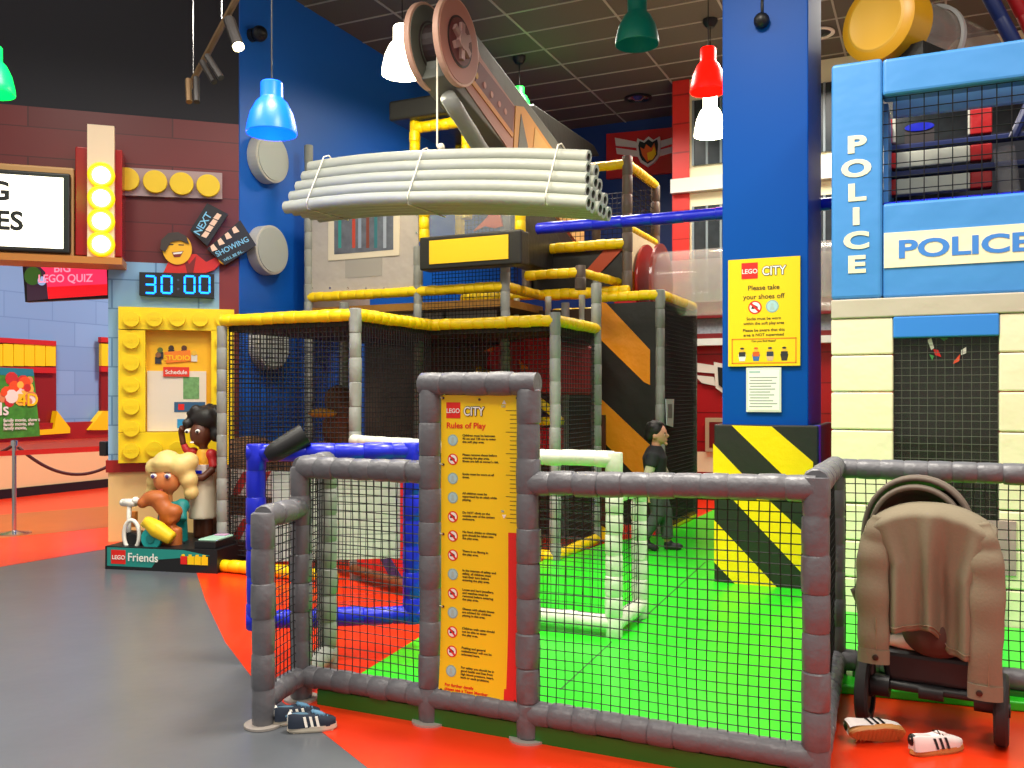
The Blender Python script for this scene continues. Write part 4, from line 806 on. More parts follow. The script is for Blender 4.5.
mb = SG.mb(); SG.pbox(mb, 728, 258, 800, 366, -.02, 0, YP); mb.build('board', t)
mb = SG.mb(); x0, yb = SG.hit(728, 366); x1, yt = SG.hit(800, 258); Wd = x1-x0; Hd = yt-yb; cx = (x0+x1)/2
lego_city(mb, x0+Wd*.19, yb+Hd*.83, Wd*.23, 0)
for s_, fy, sz in (('Please take', .72, .088), ('your shoes off', .635, .088), ('Socks must be worn', .435, .052), ('within the soft play area', .39, .052), ('Please be aware that this', .325, .052), ('area is NOT supervised', .28, .052), ('Can you find these?', .225, .038)): mb.text(s_, cx, yb+Hd*fy, sz*Wd*1.12/.64*.64, .001, TXT, 'CENTER')
icon(mb, cx-Wd*.12, yb+Hd*.555, Wd*.095, 0, 'no'); icon(mb, cx+Wd*.12, yb+Hd*.56, Wd*.09, 0, 'ok'); mb.build('lettering', t)
mb = SG.mb(); bx0, bx1, by0, by1 = x0+Wd*.05, x1-Wd*.05, yb+Hd*.02, yb+Hd*.26
for r_ in ((bx0, by0, bx1, by0+.008), (bx0, by1-.008, bx1, by1), (bx0, by0, bx0+.008, by1), (bx1-.008, by0, bx1, by1)): mb.rect(*r_, .002, mat('orange_line', 'ee7d10', .5))
for i, (c1, c2) in enumerate((('2a2a2a', 'dcdcdc'), ('d85a1a', '3a6aa8'), ('2a3348', 'd8b088'), ('2a2a2a', '3a3028'))):
    fx = x0+Wd*(.2+.195*i); mb.prism([(fx-.02, by0+.02), (fx+.02, by0+.02), (fx+.03, by0+.07), (fx-.03, by0+.07)], 0, .002, mat('mini'+c2, c2, .5)); mb.rect(fx-.025, by0+.055, fx+.025, by0+.09, .003, mat('minia'+c1, c1, .5)); mb.disc(fx, by0+.105, .016, 0, .003, mat('mini_skin', 'e8b23a', .5), 12); mb.disc(fx, by0+.117, .016, .003, .004, mat('minib'+c1, c1, .5), 12, .008)
mb.build('figure_frame', t)
t = thing('licence_notice', 'small white framed notice below the yellow sign on the pillar', 'notice', (SG.hit(763, 411)[0], pv+.04, SG.hit(763, 412)[1]))
mb = SG.mb(); SG.pbox(mb, 746, 367.5, 781, 412, -.02, -.004, mat('pale_frame', 'd9d9cc', .4)); mb.build('frame', t); mb = SG.mb(); SG.pbox(mb, 748, 370, 779, 410, -.004, -.002, WHT); SG.pbox(mb, 749, 371, 760, 373, -.002, -.001, GP)
for i in range(11): SG.pbox(mb, 749+(i % 2), 377+i*2.9, 777-(i*5 % 9), 378+i*2.9, -.002, -.001, mat('fine_print', '9a9c90', .6))
mb.build('sheet', t)
mb = MB(); c = gv(762, 22, pv+.06); mb.ball((c.x, c.y-.03, c.z), .06, BLKP, 16); mb.tube([(c.x, c.y, c.z), (c.x, c.y, c.z+.25)], .012, BLKP); tag(mb.build('pillar_camera', smooth=True), 'small black dome camera high on the blue pillar', 'camera')

# ---------------- police station ----------------
PO = Plane((0, 6.45), (1, 0))
def hx(px, py=300, off=0): return PO.hit(px, py, off)[0]
XL = hx(831); XR = XL+3.1; D_ = 1.3
zg1 = PO.hit(860, 299)[1]; zg0 = PO.hit(860, 318)[1]; ztop = PO.hit(850, 62)[1]
ps = thing('police_station', 'soft play police station with light blue upper storey and cream padded walls', 'play structure', ((XL+XR)/2, 6.9, 0))
xw = hx(882, 150); 
mb = PO.mb(); mb.box((XL, zg1, -.18), (xw, ztop, 0), SKY); col = mb.build('blue_column', ps, bevel=.025)
mb = PO.mb(); zo = PO.hit(882, 96)[1]; mb.box((xw-.0, zo, -.18), (XR, ztop-.01, 0), SKY); mb.build('top_beam', ps, bevel=.025)
mb = PO.mb(); zs = PO.hit(882, 203)[1]; mb.box((xw, zg1, -.18), (XR, zs, -.02), SKY); fa = mb.build('fascia', ps, bevel=.02)
yb0, yb1 = PO.hit(882, 268)[1], PO.hit(882, 233)[1]; mb = PO.mb(); mb.box((xw+.01, yb0, -.02), (XR, yb1, -.012), CRM); pb = mb.build('sign_band', fa)
mb = PO.mb(); H = yb1-yb0; mb.text('POLICE', hx(897), yb0+H*.27, H*.70, -.010, mat('police_blue', '3b7fcf', .45), sx=1.45, bold=.03)
mb.build('lettering', pb)
mb = PO.mb()
for ch, y in zip('POLICE', (144, 168, 192, 216, 240, 264)): a, b = PO.hit(856, y); mb.text(ch, a, b-.055, .155, .003, CRM, 'CENTER', sx=1.5, th=.002, bold=.04)
mb.build('lettering', col)
mb = PO.mb(); mb.box((XL, zg0, -.2), (XR, zg1, .01), mat('beige_band', 'b9b19f', .45, .15, 4)); mb.build('beige_band', ps, bevel=.01)
xd0, xd1 = hx(893, 400), hx(999, 400); zd = zg0
rows = [zg0, PO.hit(860, 355)[1], PO.hit(860, 392)[1], PO.hit(860, 430)[1]]; stp = rows[1]-rows[2]
while rows[-1]-stp > 0: rows.append(rows[-1]-stp)
rows.append(0)
for i in range(len(rows)-1):
    for a_, b_ in ((XL, xd0), (xd1, XR)):
        mb = PO.mb(); mb.box((a_, rows[i+1]+.003, -.15), (b_, rows[i]-.003, 0), CRM); mb.build('cream_pad', ps, bevel=.012)
mb = PO.mb(); zl_ = PO.hit(940, 337)[1]; mb.box((xd0, zl_, -.15), (xd1, zg0, .01), mat('mid_blue_vinyl', '2f7fd4', .4)); mb.build('door_lintel', ps, bevel=.01)
zdb = PO.hit(945, 600)[1]*0
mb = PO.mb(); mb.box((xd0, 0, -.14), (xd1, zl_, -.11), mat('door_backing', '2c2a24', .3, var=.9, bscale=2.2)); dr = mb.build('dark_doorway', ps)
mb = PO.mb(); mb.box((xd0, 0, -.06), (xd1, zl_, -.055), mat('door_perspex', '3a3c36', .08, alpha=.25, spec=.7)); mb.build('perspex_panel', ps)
mb = MB(); net(mb, PO.w(xd0, .3, -.03), (1, 0, 0), UP, xd1-xd0, zl_-.3, .05, .002, mat('grey_net', '5c5c52', .6)); mb.build('net', ps)
mb = PO.mb()   # decals on the door
PO.poly(mb, [(927, 340), (931, 338), (934, 348), (931, 350)], -.055, -.045, WHT); PO.poly(mb, [(933, 349), (938, 350), (941, 357), (935, 355)], -.055, -.045, RP); PO.poly(mb, [(961, 350), (966, 347), (966, 353), (961, 355)], -.055, -.045, WHT); PO.poly(mb, [(953, 362), (960, 354), (959, 361), (953, 364)], -.055, -.045, mat('decal_orange', 'e5502c', .5)); PO.poly(mb, [(929, 354), (934, 356), (932, 360)], -.055, -.045, mat('decal_green', '3f8f4a', .5)); PO.poly(mb, [(940, 338), (948, 338), (944, 341)], -.055, -.045, mat('decal_green', '3f8f4a', .5)); mb.build('door_decals', ps)
mb = PO.mb(); PO.pbox(mb, 984, 521, 1016, 575, 0, .012, mat('picture_pinkish', 'a58a8e', .4, var=.5, bscale=9)); tag(mb.build('wall_picture'), 'small pink and grey picture low on the police station behind the pushchair', 'picture')
mb = PO.mb(); PO.pbox(mb, 996, 577, 1004, 630, 0, .02, mat('mid_blue_vinyl', '2f7fd4', .4)); tag(mb.build('blue_strip'), 'short blue strip on the cream wall below the small picture', 'strip')
# upper opening: liner, dark inside, striped rails, net
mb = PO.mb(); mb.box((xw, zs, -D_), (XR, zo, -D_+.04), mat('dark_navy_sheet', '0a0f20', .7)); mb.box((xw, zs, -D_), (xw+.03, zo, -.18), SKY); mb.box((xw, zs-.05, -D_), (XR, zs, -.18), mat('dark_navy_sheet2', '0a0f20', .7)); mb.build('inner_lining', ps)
VQ = Plane((0, 6.83), (1, 0)); mb = VQ.mb(); mb.box((VQ.hit(893, 110)[0], VQ.hit(930, 115)[1], 0), (XR, VQ.hit(930, 86)[1], .06), mat('pale_blue_valance', '6fb0e6', .4)); mb.build('hanging_valance', ps, bevel=.01)
IV = Plane((0, 6.45+.75), (1, 0))
def strip(y0, y1, segs, name='striped_roller'):
    mb = IV.mb()
    for a_, b_, m_ in segs:
        x0, z0 = IV.hit(a_, (y0+y1)/2); x1, _ = IV.hit(b_, 100); z0 = IV.hit(930, y1)[1]; z1_ = IV.hit(930, y0)[1]; mb.box((x0, z0, -.1), (x1, z1_, 0), m_)
    mb.build(name, ps, bevel=.01)
for y0, y1 in ((149, 165), (176, 192)): strip(y0, y1, ((890, 896, REDV), (896, 970, WHV), (970, 992, REDV)))
strip(114, 139, ((888, 892, REDV), (892, 896, WHV))); strip(114, 139, ((967, 970, WHV), (970, 992, REDV))); strip(141, 147, ((888, 1060, NVY),)); strip(168, 174, ((888, 1060, NVY),)); strip(198, 203, ((888, 1060, BLU),))
mb = IV.mb(); mb.tube([(*IV.hit(1003, 150), .05), (*IV.hit(1010, 205), .05)], .07, CLR, 14); mb.tube([(*IV.hit(1012, 140), .05), (*IV.hit(1030, 100), .05)], .03, NVY); mb.build('clear_pipe', ps)
mb = IV.mb(); a, b = IV.hit(919, 123); mb.disc(a, b, .1, -.3, -.1, BLU, 24, .03); mb.box((a-.1, b-.22, -.3), (a+.1, b, -.11), mat('dark_can', '3a3234', .5)); mb.build('blue_bucket', ps)
rail(PO.w(xw, zs-.01, -.1), PO.w(XR, zs-.01, -.1), BLU, .03, 'window_rail', ps)
mb = MB(); net(mb, PO.w(xw, zs, -.05), (1, 0, 0), UP, XR-xw, zo-zs, .085, .004); mb.build('window_net', ps)
mb = PO.mb(); mb.box((XL, 0, -1.4), (XL+.1, ztop, -.18), mat('side_blue', '3f8fd8', .45)); mb.build('side_wall', ps)
# yellow drum and clear tube on the roof
def drum():
    c = at(884, 24, 6.9); z = ztop; t = thing('yellow_drum', 'round yellow drum end of a clear tube on the police station roof', 'tube slide', (c.x, c.y, z)); ax = (V(0, 0, 1.5)+V(0, 0, 2.2)-c); ax = V(-.42, -.75, 0).normalized()
    R = .30; zc = c.z; X = Matrix.Translation(c) @ ax.to_track_quat('Z', 'Y').to_matrix().to_4x4()
    mb = MB(X); mb.lathe([(0, .12), (R*.8, .12), (R, .09), (R, 0), (R*1.0, -.16), (R*.95, -.16)], mat('yellow_drum_plastic', 'e9a81a', .35), n=48); cap = mb.build('end_cap', t, smooth='auto')
    mb = MB(X); mb.lathe([(0, .121), (R*.7, .125), (R*.72, .128), (R*.74, .125), (R*.78, .12)], mat('cap_face', 'f0b83e', .4), n=48); mb.build('cap_disc', cap, smooth=True)
    mb = MB(X); mb.lathe([(R*.88, -.16), (R*.88, -1.3), (R*.86, -1.3), (R*.86, -.16)], mat('smoky_acrylic', 'a79f96', .1, alpha=.45), n=40); mb.build('clear_tube', t, smooth='auto')
    mb = MB(X); mb.lathe([(R*.9, -.62), (R*.99, -.62), (R*.99, -.66), (R*.9, -.66)], mat('tube_joint', 'c9c9c4', .3), n=40); mb.build('joint_ring', t)
    mb = MB(X); mb.box((-R, -R-.02, -.4), (R, -R*.72, -.02), BLK); mb.build('cradle', t)
drum()
mb = MB(); mb.pad(at(984, -14, 6.9), at(1018, 50, 6.9), .055, NVY, .3); mb.pad(at(1005, -20, 7.0), at(1040, 50, 7.0), .05, REDV, .3); tag(mb.build('roof_poles', smooth='auto'), 'slanting navy and red padded pole at the top right corner', 'pole')

# ---------------- green mat ----------------
P4 = gr(817, 783); vF = gr(528, 740).y-.0; pts_ = [gr(430, 723), gr(528, 739), gr(817, 783), gr(300, 704)]
vF = sum(p.y for p in pts_)/4
u1, u2, u3, u4 = [gv(px, 500, vF).x for px in (301, 430, 528, 816)]
GM = mat('green_vinyl', '2bd322', .3, .06, 4, var=.05); GS = mat('dark_green_vinyl', '1f6a1c', .4)
cc = gr(560, 560)
Hm = .05; mb = MB(); dl = w2(-.877, 4.59); de = w2(.35, 8.2)
mb.prism([(u1+.15, vF+.03), (u4-.03, vF+.03), (u4-.03, vF+1.2), (u4+3.2, vF+1.55), (u4+3.2, 6.4), (-.62, 6.45), (-.62, 9), (-.3, 12), (-2.5, 12), (-2.55, 9.3), (-2.9, 8.55), (-3.0, 7.45), de], .002, Hm, GM)
PM = thing('play_mat', 'bright green padded mat with dark green kerb covering the fenced play floor', 'mat', (u4-.5, vF+1, 0)); mb.build('mat_surface', PM, bevel=.01)
mb = MB(); mb.prism([(u1+.12, vF-.03), (u4+.02, vF-.03), (u4+.02, vF+.03), (u1+.12, vF+.03)], .002, .075, GS); mb.prism([(u4+.0, vF+1.27), (u4+3.2, vF+1.45), (u4+3.2, vF+1.6), (u4+.0, vF+1.4)][:0] or [(u4+.03, vF+1.36), (u4+3.2, vF+1.36), (u4+3.2, vF+1.5), (u4+.03, vF+1.5)], .002, .075, GS)
mb.build('kerb', PM)
mb = MB()
for a_, b_ in ((gr(560, 700), gr(612, 650)), (gr(637, 632), gr(705, 568))):
    d = (b_-a_).normalized().cross(UP)*.006; mb.add([a_+d+UP*.051, a_-d+UP*.051, b_-d+UP*.051, b_+d+UP*.051], [(0, 1, 2, 3)], GS)
struct(mb.build('trim_2'))

# ---------------- safety fence ----------------
FT = thing('safety_fence', 'grey padded safety fence with black netting around the play area', 'fence', ((u1+u4)/2, vF, 0)); GF = mat('fence_grey_padding', '646469', .40, .3, 22); RR = .052
def fpost(u, v, h, nm='post', par=None, m_=None):
    mb = MB(); mb.pad((u, v, .012), (u, v, h), RR, m_ or GF, .15, puff=.14); o = mb.build(nm, par or FT, smooth='auto'); mb = MB(Matrix.Translation((u, v, .002))); mb.lathe([(0, 0), (.085, 0), (.085, .01), (0, .012)], mat('foot_plate', 'b9b0a8', .4, metal=.4), n=20); mb.build('foot_plate', o); return o
def frail(a, b, nm='rail', par=None, m_=None, r=None):
    mb = MB(); mb.pad(a, b, r or RR, m_ or GF, .11, puff=.14); return mb.build(nm, par or FT, smooth='auto')
def fnet(a, b, z0, z1, par=None, cell=.041, wob=.004, r=.003):
    a, b = V(a[0], a[1], z0), V(b[0], b[1], z0); mb = MB(); net(mb, a, b-a, UP, (b-a).length, z1-z0, cell, r, NET, wob); return mb.build('net', par or FT)
HF = 1.15; zb_ = .12
fpost(u1, vF, HF); fpost(u2, vF, 1.53); fpost(u3, vF, 1.53); fpost(u4, vF, HF+.04)
frail((u2-.045, vF, 1.555), (u3+.045, vF, 1.555)); frail((u1, vF, HF), (u2, vF, HF)); frail((u3, vF, HF-.03), (u4, vF, HF+.0))
frail((u1, vF, zb_), (u2, vF, zb_)); frail((u2, vF, zb_), (u3, vF, zb_)); frail((u3, vF, zb_), (u4, vF, zb_))
fnet((u1+.05, vF), (u2-.05, vF), zb_+.04, HF-.04); fnet((u3+.05, vF), (u4-.05, vF), zb_+.04, HF-.06)
vb_ = vF+1.42; u4b = u4-.06; fpost(u4b, vb_, HF)
frail((u4, vF, HF+.02), (u4b, vb_, HF-.02)); frail((u4, vF, zb_), (u4b, vb_, zb_)); fnet((u4, vF+.05), (u4b, vb_-.05), zb_+.04, HF-.04)
frail((u4b, vb_, HF-.03), (u4+2.6, vb_, HF-.03)); frail((u4b, vb_, zb_), (u4+2.6, vb_, zb_)); fnet((u4b+.05, vb_), (u4+2.6, vb_), zb_+.04, HF-.06, cell=.05); fpost(u4+2.6, vb_, HF)
# wing at the gate
vW0, vW1 = vF-.36, vF+.36; uW0 = gv(263, 500, vW0).x; uW1 = gv(327, 500, vW1).x
fpost(uW0, vW0, .97); frail((uW0, vW0, .95), (u1, vF, .95)); frail((uW0, vW0, zb_), (u1, vF, zb_)); fnet((uW0, vW0+.03), (u1, vF-.03), zb_+.04, .92)
fpost(uW1, vW1, HF, m_=GRD); frail((u1, vF, HF), (uW1, vW1, HF)); frail((u1, vF, zb_), (uW1, vW1, zb_), m_=GRD); fnet((u1, vF+.03), (uW1, vW1-.03), zb_+.04, HF-.04, cell=.035)
# rules sign laced between the two tall posts
def rules():
    NP = Plane((0, vF+.0), (1, 0)); xL, xR = NP.hit(441, 500)[0], NP.hit(519.5, 500)[0]; yT = NP.hit(480, 395)[1]; yB = NP.hit(480, 703)[1]; t = thing('rules_sign', 'tall yellow rules of play banner laced between two tall fence posts', 'sign', ((xL+xR)/2, vF, yB))
    Wd = xR-xL; Hd = yT-yB
    def sh(y): f = max(0, (.35-(y-yB)/Hd)/.35); return .018*f*f
    def bend(mb):   # the lower part of the sheet swells towards the viewer
        inv = NP.M.inverted(); out = []
        for v in mb.v:
            q = inv @ v; k = sh(q.y); q.z += k*1.5; q.x -= 0 if k == 0 else k*.1; out.append(NP.M @ q)
        mb.v = out
    mb = NP.mb(); n = 16
    for i in range(n):
        a, b = yB+Hd*i/n, yB+Hd*(i+1)/n; mb.box((xL, a, -.002), (xR, b, .0), YP)
        if i < 9: xa = xR-.055; mb.box((xa-(.0 if i else .01), a, 0), (xR, min(b, yB+Hd*.56), .0015), RP)
    bend(mb); sh_ = mb.build('banner', t)
    mb = NP.mb(); lego_city(mb, xL+Wd*.07, yT-.105, .072, 0); mb.text('Rules of Play', xL+Wd*.07, yT-.15, .037, .001, RP, sx=1.05)
    items = [('ok', 'Children must be between\n90 cm and 120 cm to enter\nthis soft play area.'), ('no', 'Please remove shoes before\nentering the play area.\nShoes are left at owner\'s risk.'), ('ok', 'Socks must be worn at all\ntimes.'), ('ok', 'All children must be\nsupervised by an adult while\nplaying.'), ('no', 'Do NOT climb on the\noutside nets of the system\nenclosure.'), ('no', 'No food, drinks or chewing\ngum should be taken into\nthe play area.'), ('no', 'There is no filming in\nthe play area.'), ('ok', 'In the interest of safety and\nsafety, all children must\nwait their turn before\nentering the play area.'), ('no', 'Loose and hard jewellery,\nand watches must be\nremoved before entering\nthe play area.'), ('ok', 'Glasses with plastic lenses\nare advised for children\nplaying in this area.'), ('no', 'Children with casts should\nnot be able to enter\nthe play area.'), ('no', 'Pushing and general\nmisbehaviour will not be\ntolerated here.'), ('ok', 'For safety you should be in\ngood health and free from\nhigh blood pressure, heart,\nback or neck problems.')]
    y = yT-.205; st = (y-(yB+.13))/12.0
    for k, (kd, tx) in enumerate(items):
        icon(mb, xL+Wd*.155, y-st*k, .026, 0, kd)
        for j, ln in enumerate(tx.split('\n')): mb.text(ln, xL+Wd*.28, y-st*k+.018-.0145*j, .0138, .001, TXT, sx=1.1, th=.0005, bold=.02)
    mb.text('For further details\nplease see a Team Member', xL+Wd*.08, yB+.062, .018, .001, RP, sx=1.1); bend(mb); mb.build('lettering', sh_)
    mb = NP.mb()
    for i in range(27):
        yy = yT-.07-i*.019; L = .055 if i % 5 == 0 else .035; mb.rect(xR-.012-L, yy, xR-.012, yy+.0022, .0012, TXT)
    mb.text('130', xR-.09, yT-.055, .014, .001, GP); mb.text('90', xR-.09, yT-.52, .014, .001, GP); mb.prism([(xR-.085, yT-.04), (xR-.065, yT-.04), (xR-.075, yT-.022)], 0, .002, WHT); mb.prism([(xR-.085, yT-.53), (xR-.065, yT-.53), (xR-.075, yT-.548)], 0, .002, WHT); mb.build('height_scale', sh_)
    mb = NP.mb()
    for fx in (.03, .97):
        for fy in (.99, .77, .54, .30, .03): mb.disc(xL+Wd*fx, yB+Hd*fy, .006, sh(yB+Hd*fy)*1.5, sh(yB+Hd*fy)*1.5+.003, mat('eyelet_rust', '5a3018', .5), 10)
    mb.disc(xL+Wd*.5, yB+Hd*.985, .006, 0, .003, mat('eyelet_rust', '5a3018', .5), 10); mb.build('eyelets', sh_)
    mb = NP.mb()
    for fy in (.99, .77, .54, .30, .03): mb.tube([(xL+.01, yB+Hd*fy, .003), (xL-.04, yB+Hd*fy+.01, .0)], .002, ROPE, 5); mb.tube([(xR-.01, yB+Hd*fy, .003), (xR+.03, yB+Hd*fy-.01, .0)], .002, ROPE, 5)
    mb.build('cord_ties', t)
rules()

# blue gate with cream board
def gate():
    a = at(256, 540, 5.06); b = at(412, 540, 5.2); t = thing('blue_gate', 'open gate with thick blue padded frame and black net', 'gate', ((a.x+b.x)/2, (a.y+b.y)/2, .2)); GPn = Plane((a.x, a.y), (b-a).xy); L = (b-a).xy.length
    z0, z1 = .24, 1.18
    for x in (0, L): mb = MB(); mb.pad(GPn.w(x, z0-.05), GPn.w(x, z1+.05), .054, BLU, .15); mb.build('upright', t, smooth='auto')
    for z in (z0, z1): mb = MB(); mb.pad(GPn.w(-.05, z), GPn.w(L+.05, z), .052, BLU, .15); mb.build('rail', t, smooth='auto')
    mb = MB(); net(mb, GPn.w(.05, z0+.04), GPn.ex, UP, L-.1, z1-z0-.08, .042, .002, NET, .004); mb.build('net', t)
    mb = MB(); mb.M = Matrix.Identity(4); p, q = GPn.w(.06, z1-.02, .05), GPn.w(.27, z1+.10, .02); mb.tube([p, p.lerp(q, .1), p.lerp(q, .3), q], [.03, .05, .058, .068], BLKP, 12); tag(mb.build('gate_sleeve', smooth='auto'), 'black padded sleeve tied on top of the blue gate', 'sleeve')
    mb = GPn.mb(); GPn.pbox(mb, 272, 471, 400, 560, -.035, -.03, mat('cream_board', 'fffcf4', .5), -.03); tag(mb.build('cream_board', bevel=.002), 'blank cream board hung behind the net of the blue gate', 'board')
gate()
# white padded barrier from the frame to the middle of the mat
def barrier():
    Q = w2(.10, 5.66); Rr = w2(.614, 5.42); t = thing('white_barrier', 'white padded barrier with net standing on the green mat', 'barrier', (Rr[0], Rr[1], .05))
    z0, z1 = .13, 1.12
    S_ = (Rr[0], Rr[1]+.52)
    for p, z in ((Rr, z1), (S_, .9), (Q, z1)): mb = MB(); mb.pad((*p, .05), (*p, z+.04), .052, WHV, .13); mb.build('post', t, smooth='auto')
    for p, q, za in ((Q, Rr, z1), (Q, Rr, z0), (Rr, S_, z0), (Rr, S_, .9)): mb = MB(); mb.pad((*p, za), (*q, za), .05, WHV, .12); mb.build('rail', t, smooth='auto')
    for p, q, zt_ in ((Q, Rr, z1), (Rr, S_, .88)): mb = MB(); net(mb, (*p, z0), V(q[0]-p[0], q[1]-p[1], 0), UP, math.dist(p, q), zt_-z0-.04, .05, .002, NET, .003); mb.build('net', t)
    A_ = (A[0]+.02, A[1]-.06); mb = MB(); mb.pad((*A_, 1.14), (*Q, 1.14), .045, WHV, .12); mb.build('long_rail', t, smooth='auto')
    mb = MB(); mb.pad((*A_, .09), (*Q, .09), .04, WOOD, .3); mb.build('bottom_rail', t, smooth='auto')
    BP = Plane(A_, (Q[0]-A_[0], Q[1]-A_[1])); L = math.dist(A_, Q); mb = BP.mb(); mb.box((.06, .12, -.01), (L-.1, .98, 0), REDV); rp = mb.build('red_sheet', t)
    mb = BP.mb(); mb.prism([(.1, .5), (.25, .5), (.75, .12), (.55, .12)], 0, .004, NVY); mb.build('navy_stripe', rp)
barrier()

# ---------------- boy ----------------
def boy():
    g = gr(655, 555)+UP*.05; Mx = Matrix.Translation(g) @ Matrix(((Rt.x, Fw.x, 0, 0), (Rt.y, Fw.y, 0, 0), (0, 0, 1, 0), (0, 0, 0, 1))) @ Matrix.Rotation(-.25, 4, 'Z')  # x = facing, y = away
    t = thing('person', 'boy with short black hair in black T-shirt and grey trousers walking right', 'person', g)
    body = MB(Mx); H = 1.19
    body.ball((.03, 0, 1.09), (.082, .068, .1), SKIN, 20); body.ball((.055, 0, 1.045), (.055, .05, .05), SKIN); body.ball((.115, 0, 1.075), (.02, .013, .018), SKIN, 10); body.ball((.1, 0, 1.035), (.02, .025, .012), SKIN, 10); body.ball((.1, 0, 1.0), (.02, .022, .018), SKIN, 10)
    body.ball((.0, -.07, 1.07), (.02, .012, .028), SKIN, 10); body.ball((.0, .07, 1.07), (.02, .012, .028), SKIN, 10)
    body.tube([(.005, 0, .92), (.012, 0, 1.03)], [.05, .045], SKIN, 12); body.tube([(0, 0, .58), (0, 0, .75), (-.005, 0, .9), (0, 0, .94)], [.085, .08, .095, .05], SKIN, 14, flat=1.2)
    # arms: near (y<0) hangs a little back, hand forward
    def arm(y, sh, el, wr):
        body.tube([(0, y*.8, .9), sh, el, wr], [.035, .036, .028, .02], SKIN, 10)
        d = (Vector(wr)-Vector(el)).normalized(); h = Vector(wr)+d*.03; body.ball(h, (.024, .016, .03), SKIN, 10)
        for k in range(4): f = h+Vector((-.018+.012*k, 0, 0))+d*.02; body.tube([f, f+d*.03+V(.006, 0, 0), f+d*.045+V(.014, 0, 0)], .0065, SKIN, 6)
        body.tube([h+V(.018, -.004, 0), h+V(.035, -.008, 0)+d*.02], .0075, SKIN, 6)
    arm(-.11, (-.01, -.12, .87), (-.06, -.15, .70), (-.06, -.15, .55)); arm(.11, (0, .12, .87), (.07, .14, .70), (.13, .13, .58))
    for y, kn, an, toe in ((-.05, (.03, -.055, .33), (-.11, -.06, .09), 0), (.05, (.09, .055, .34), (.11, .055, .07), 0)): body.tube([(0, y, .60), kn, an], [.07, .05, .034], SKIN, 12)
    o = organic(body, 'body', t, .0085, 2)
    mb = MB(Mx); mb.ball((-.005, 0, 1.125), (.095, .08, .088), HAIR); mb.ball((-.05, 0, 1.075), (.05, .068, .065), HAIR)
    r_ = random.Random(8)
    for i in range(30): a, b = r_.uniform(0, 6.28), r_.uniform(.2, 1.2); mb.ball((.0+.09*math.cos(a)*math.sin(b), .075*math.sin(a)*math.sin(b), 1.125+.088*math.cos(b)), (.022, .02, .018), HAIR, 8)
    organic(mb, 'hair', t, .011, 1)
    mb = MB(Mx)
    for y in (-.034, .034): mb.ball((.091, y, 1.085), (.007, .012, .007), WHT, 10); mb.ball((.094, y, 1.085), (.006, .007, .006), BLKP, 8); mb.ball((.093, y, 1.104), (.008, .018, .004), HAIR, 8)
    mb.ball((.113, 0, 1.037), (.008, .018, .004), mat('lips', '9c5348', .5), 8); mb.build('face_details', t, smooth=True)
    mb = MB(Mx); TS = mat('black_tshirt', '26282a', .8, .3, 25); mb.tube([(0, 0, .56), (0, 0, .7), (-.005, 0, .87), (0, 0, .945), (.003, 0, .985)], [.105, .1, .118, .085, .055], TS, 18, flat=1.25); mb.tube([(0, -.05, .92), (-.01, -.12, .885), (-.03, -.14, .79)], [.065, .066, .06], TS, 12); mb.tube([(0, .05, .92), (0, .12, .885), (.035, .14, .79)], [.065, .066, .06], TS, 12); organic(mb, 'shirt', t, .012, 3)
    mb = MB(Mx); CS = mat('cream_sleeve', 'c9c0a4', .8); mb.tube([(-.02, -.133, .83), (-.05, -.147, .72), (-.062, -.152, .67)], [.05, .046, .042], CS, 12); organic(mb, 'sleeve', t, .012, 2); mb = MB(Mx); mb.tube([(.02, .133, .83), (.07, .14, .72), (.085, .14, .67)], [.05, .046, .042], CS, 12); organic(mb, 'sleeve', t, .012, 2)
    mb = MB(Mx); TR = mat('grey_trousers', '4c4f50', .8, .4, 18); mb.ball((0, 0, .58), (.105, .115, .08), TR)
    mb.tube([(0, -.05, .58), (.03, -.058, .34), (-.10, -.06, .12)], [.09, .068, .052], TR, 14); mb.tube([(0, .05, .58), (.09, .055, .35), (.11, .055, .1)], [.09, .068, .055], TR, 14); organic(mb, 'trousers', t, .012, 3)
    for kx, y, yaw, lift in ((-.10, -.06, .35, .03), (.12, .055, 0, 0)):
        T = Mx @ Matrix.Translation((kx, y, lift+.005)) @ Matrix.Rotation(yaw, 4, 'Y'); mb = MB(T); SHM = mat('dark_shoe', '1b1b1e', .6); mb.ball((.0, 0, .045), (.045, .038, .05), SHM); mb.ball((.07, 0, .03), (.07, .04, .03), SHM); mb.box((-.04, -.035, -.0), (.12, .035, .02), SHM); organic(mb, 'shoe', t, .01, 2)
boy()

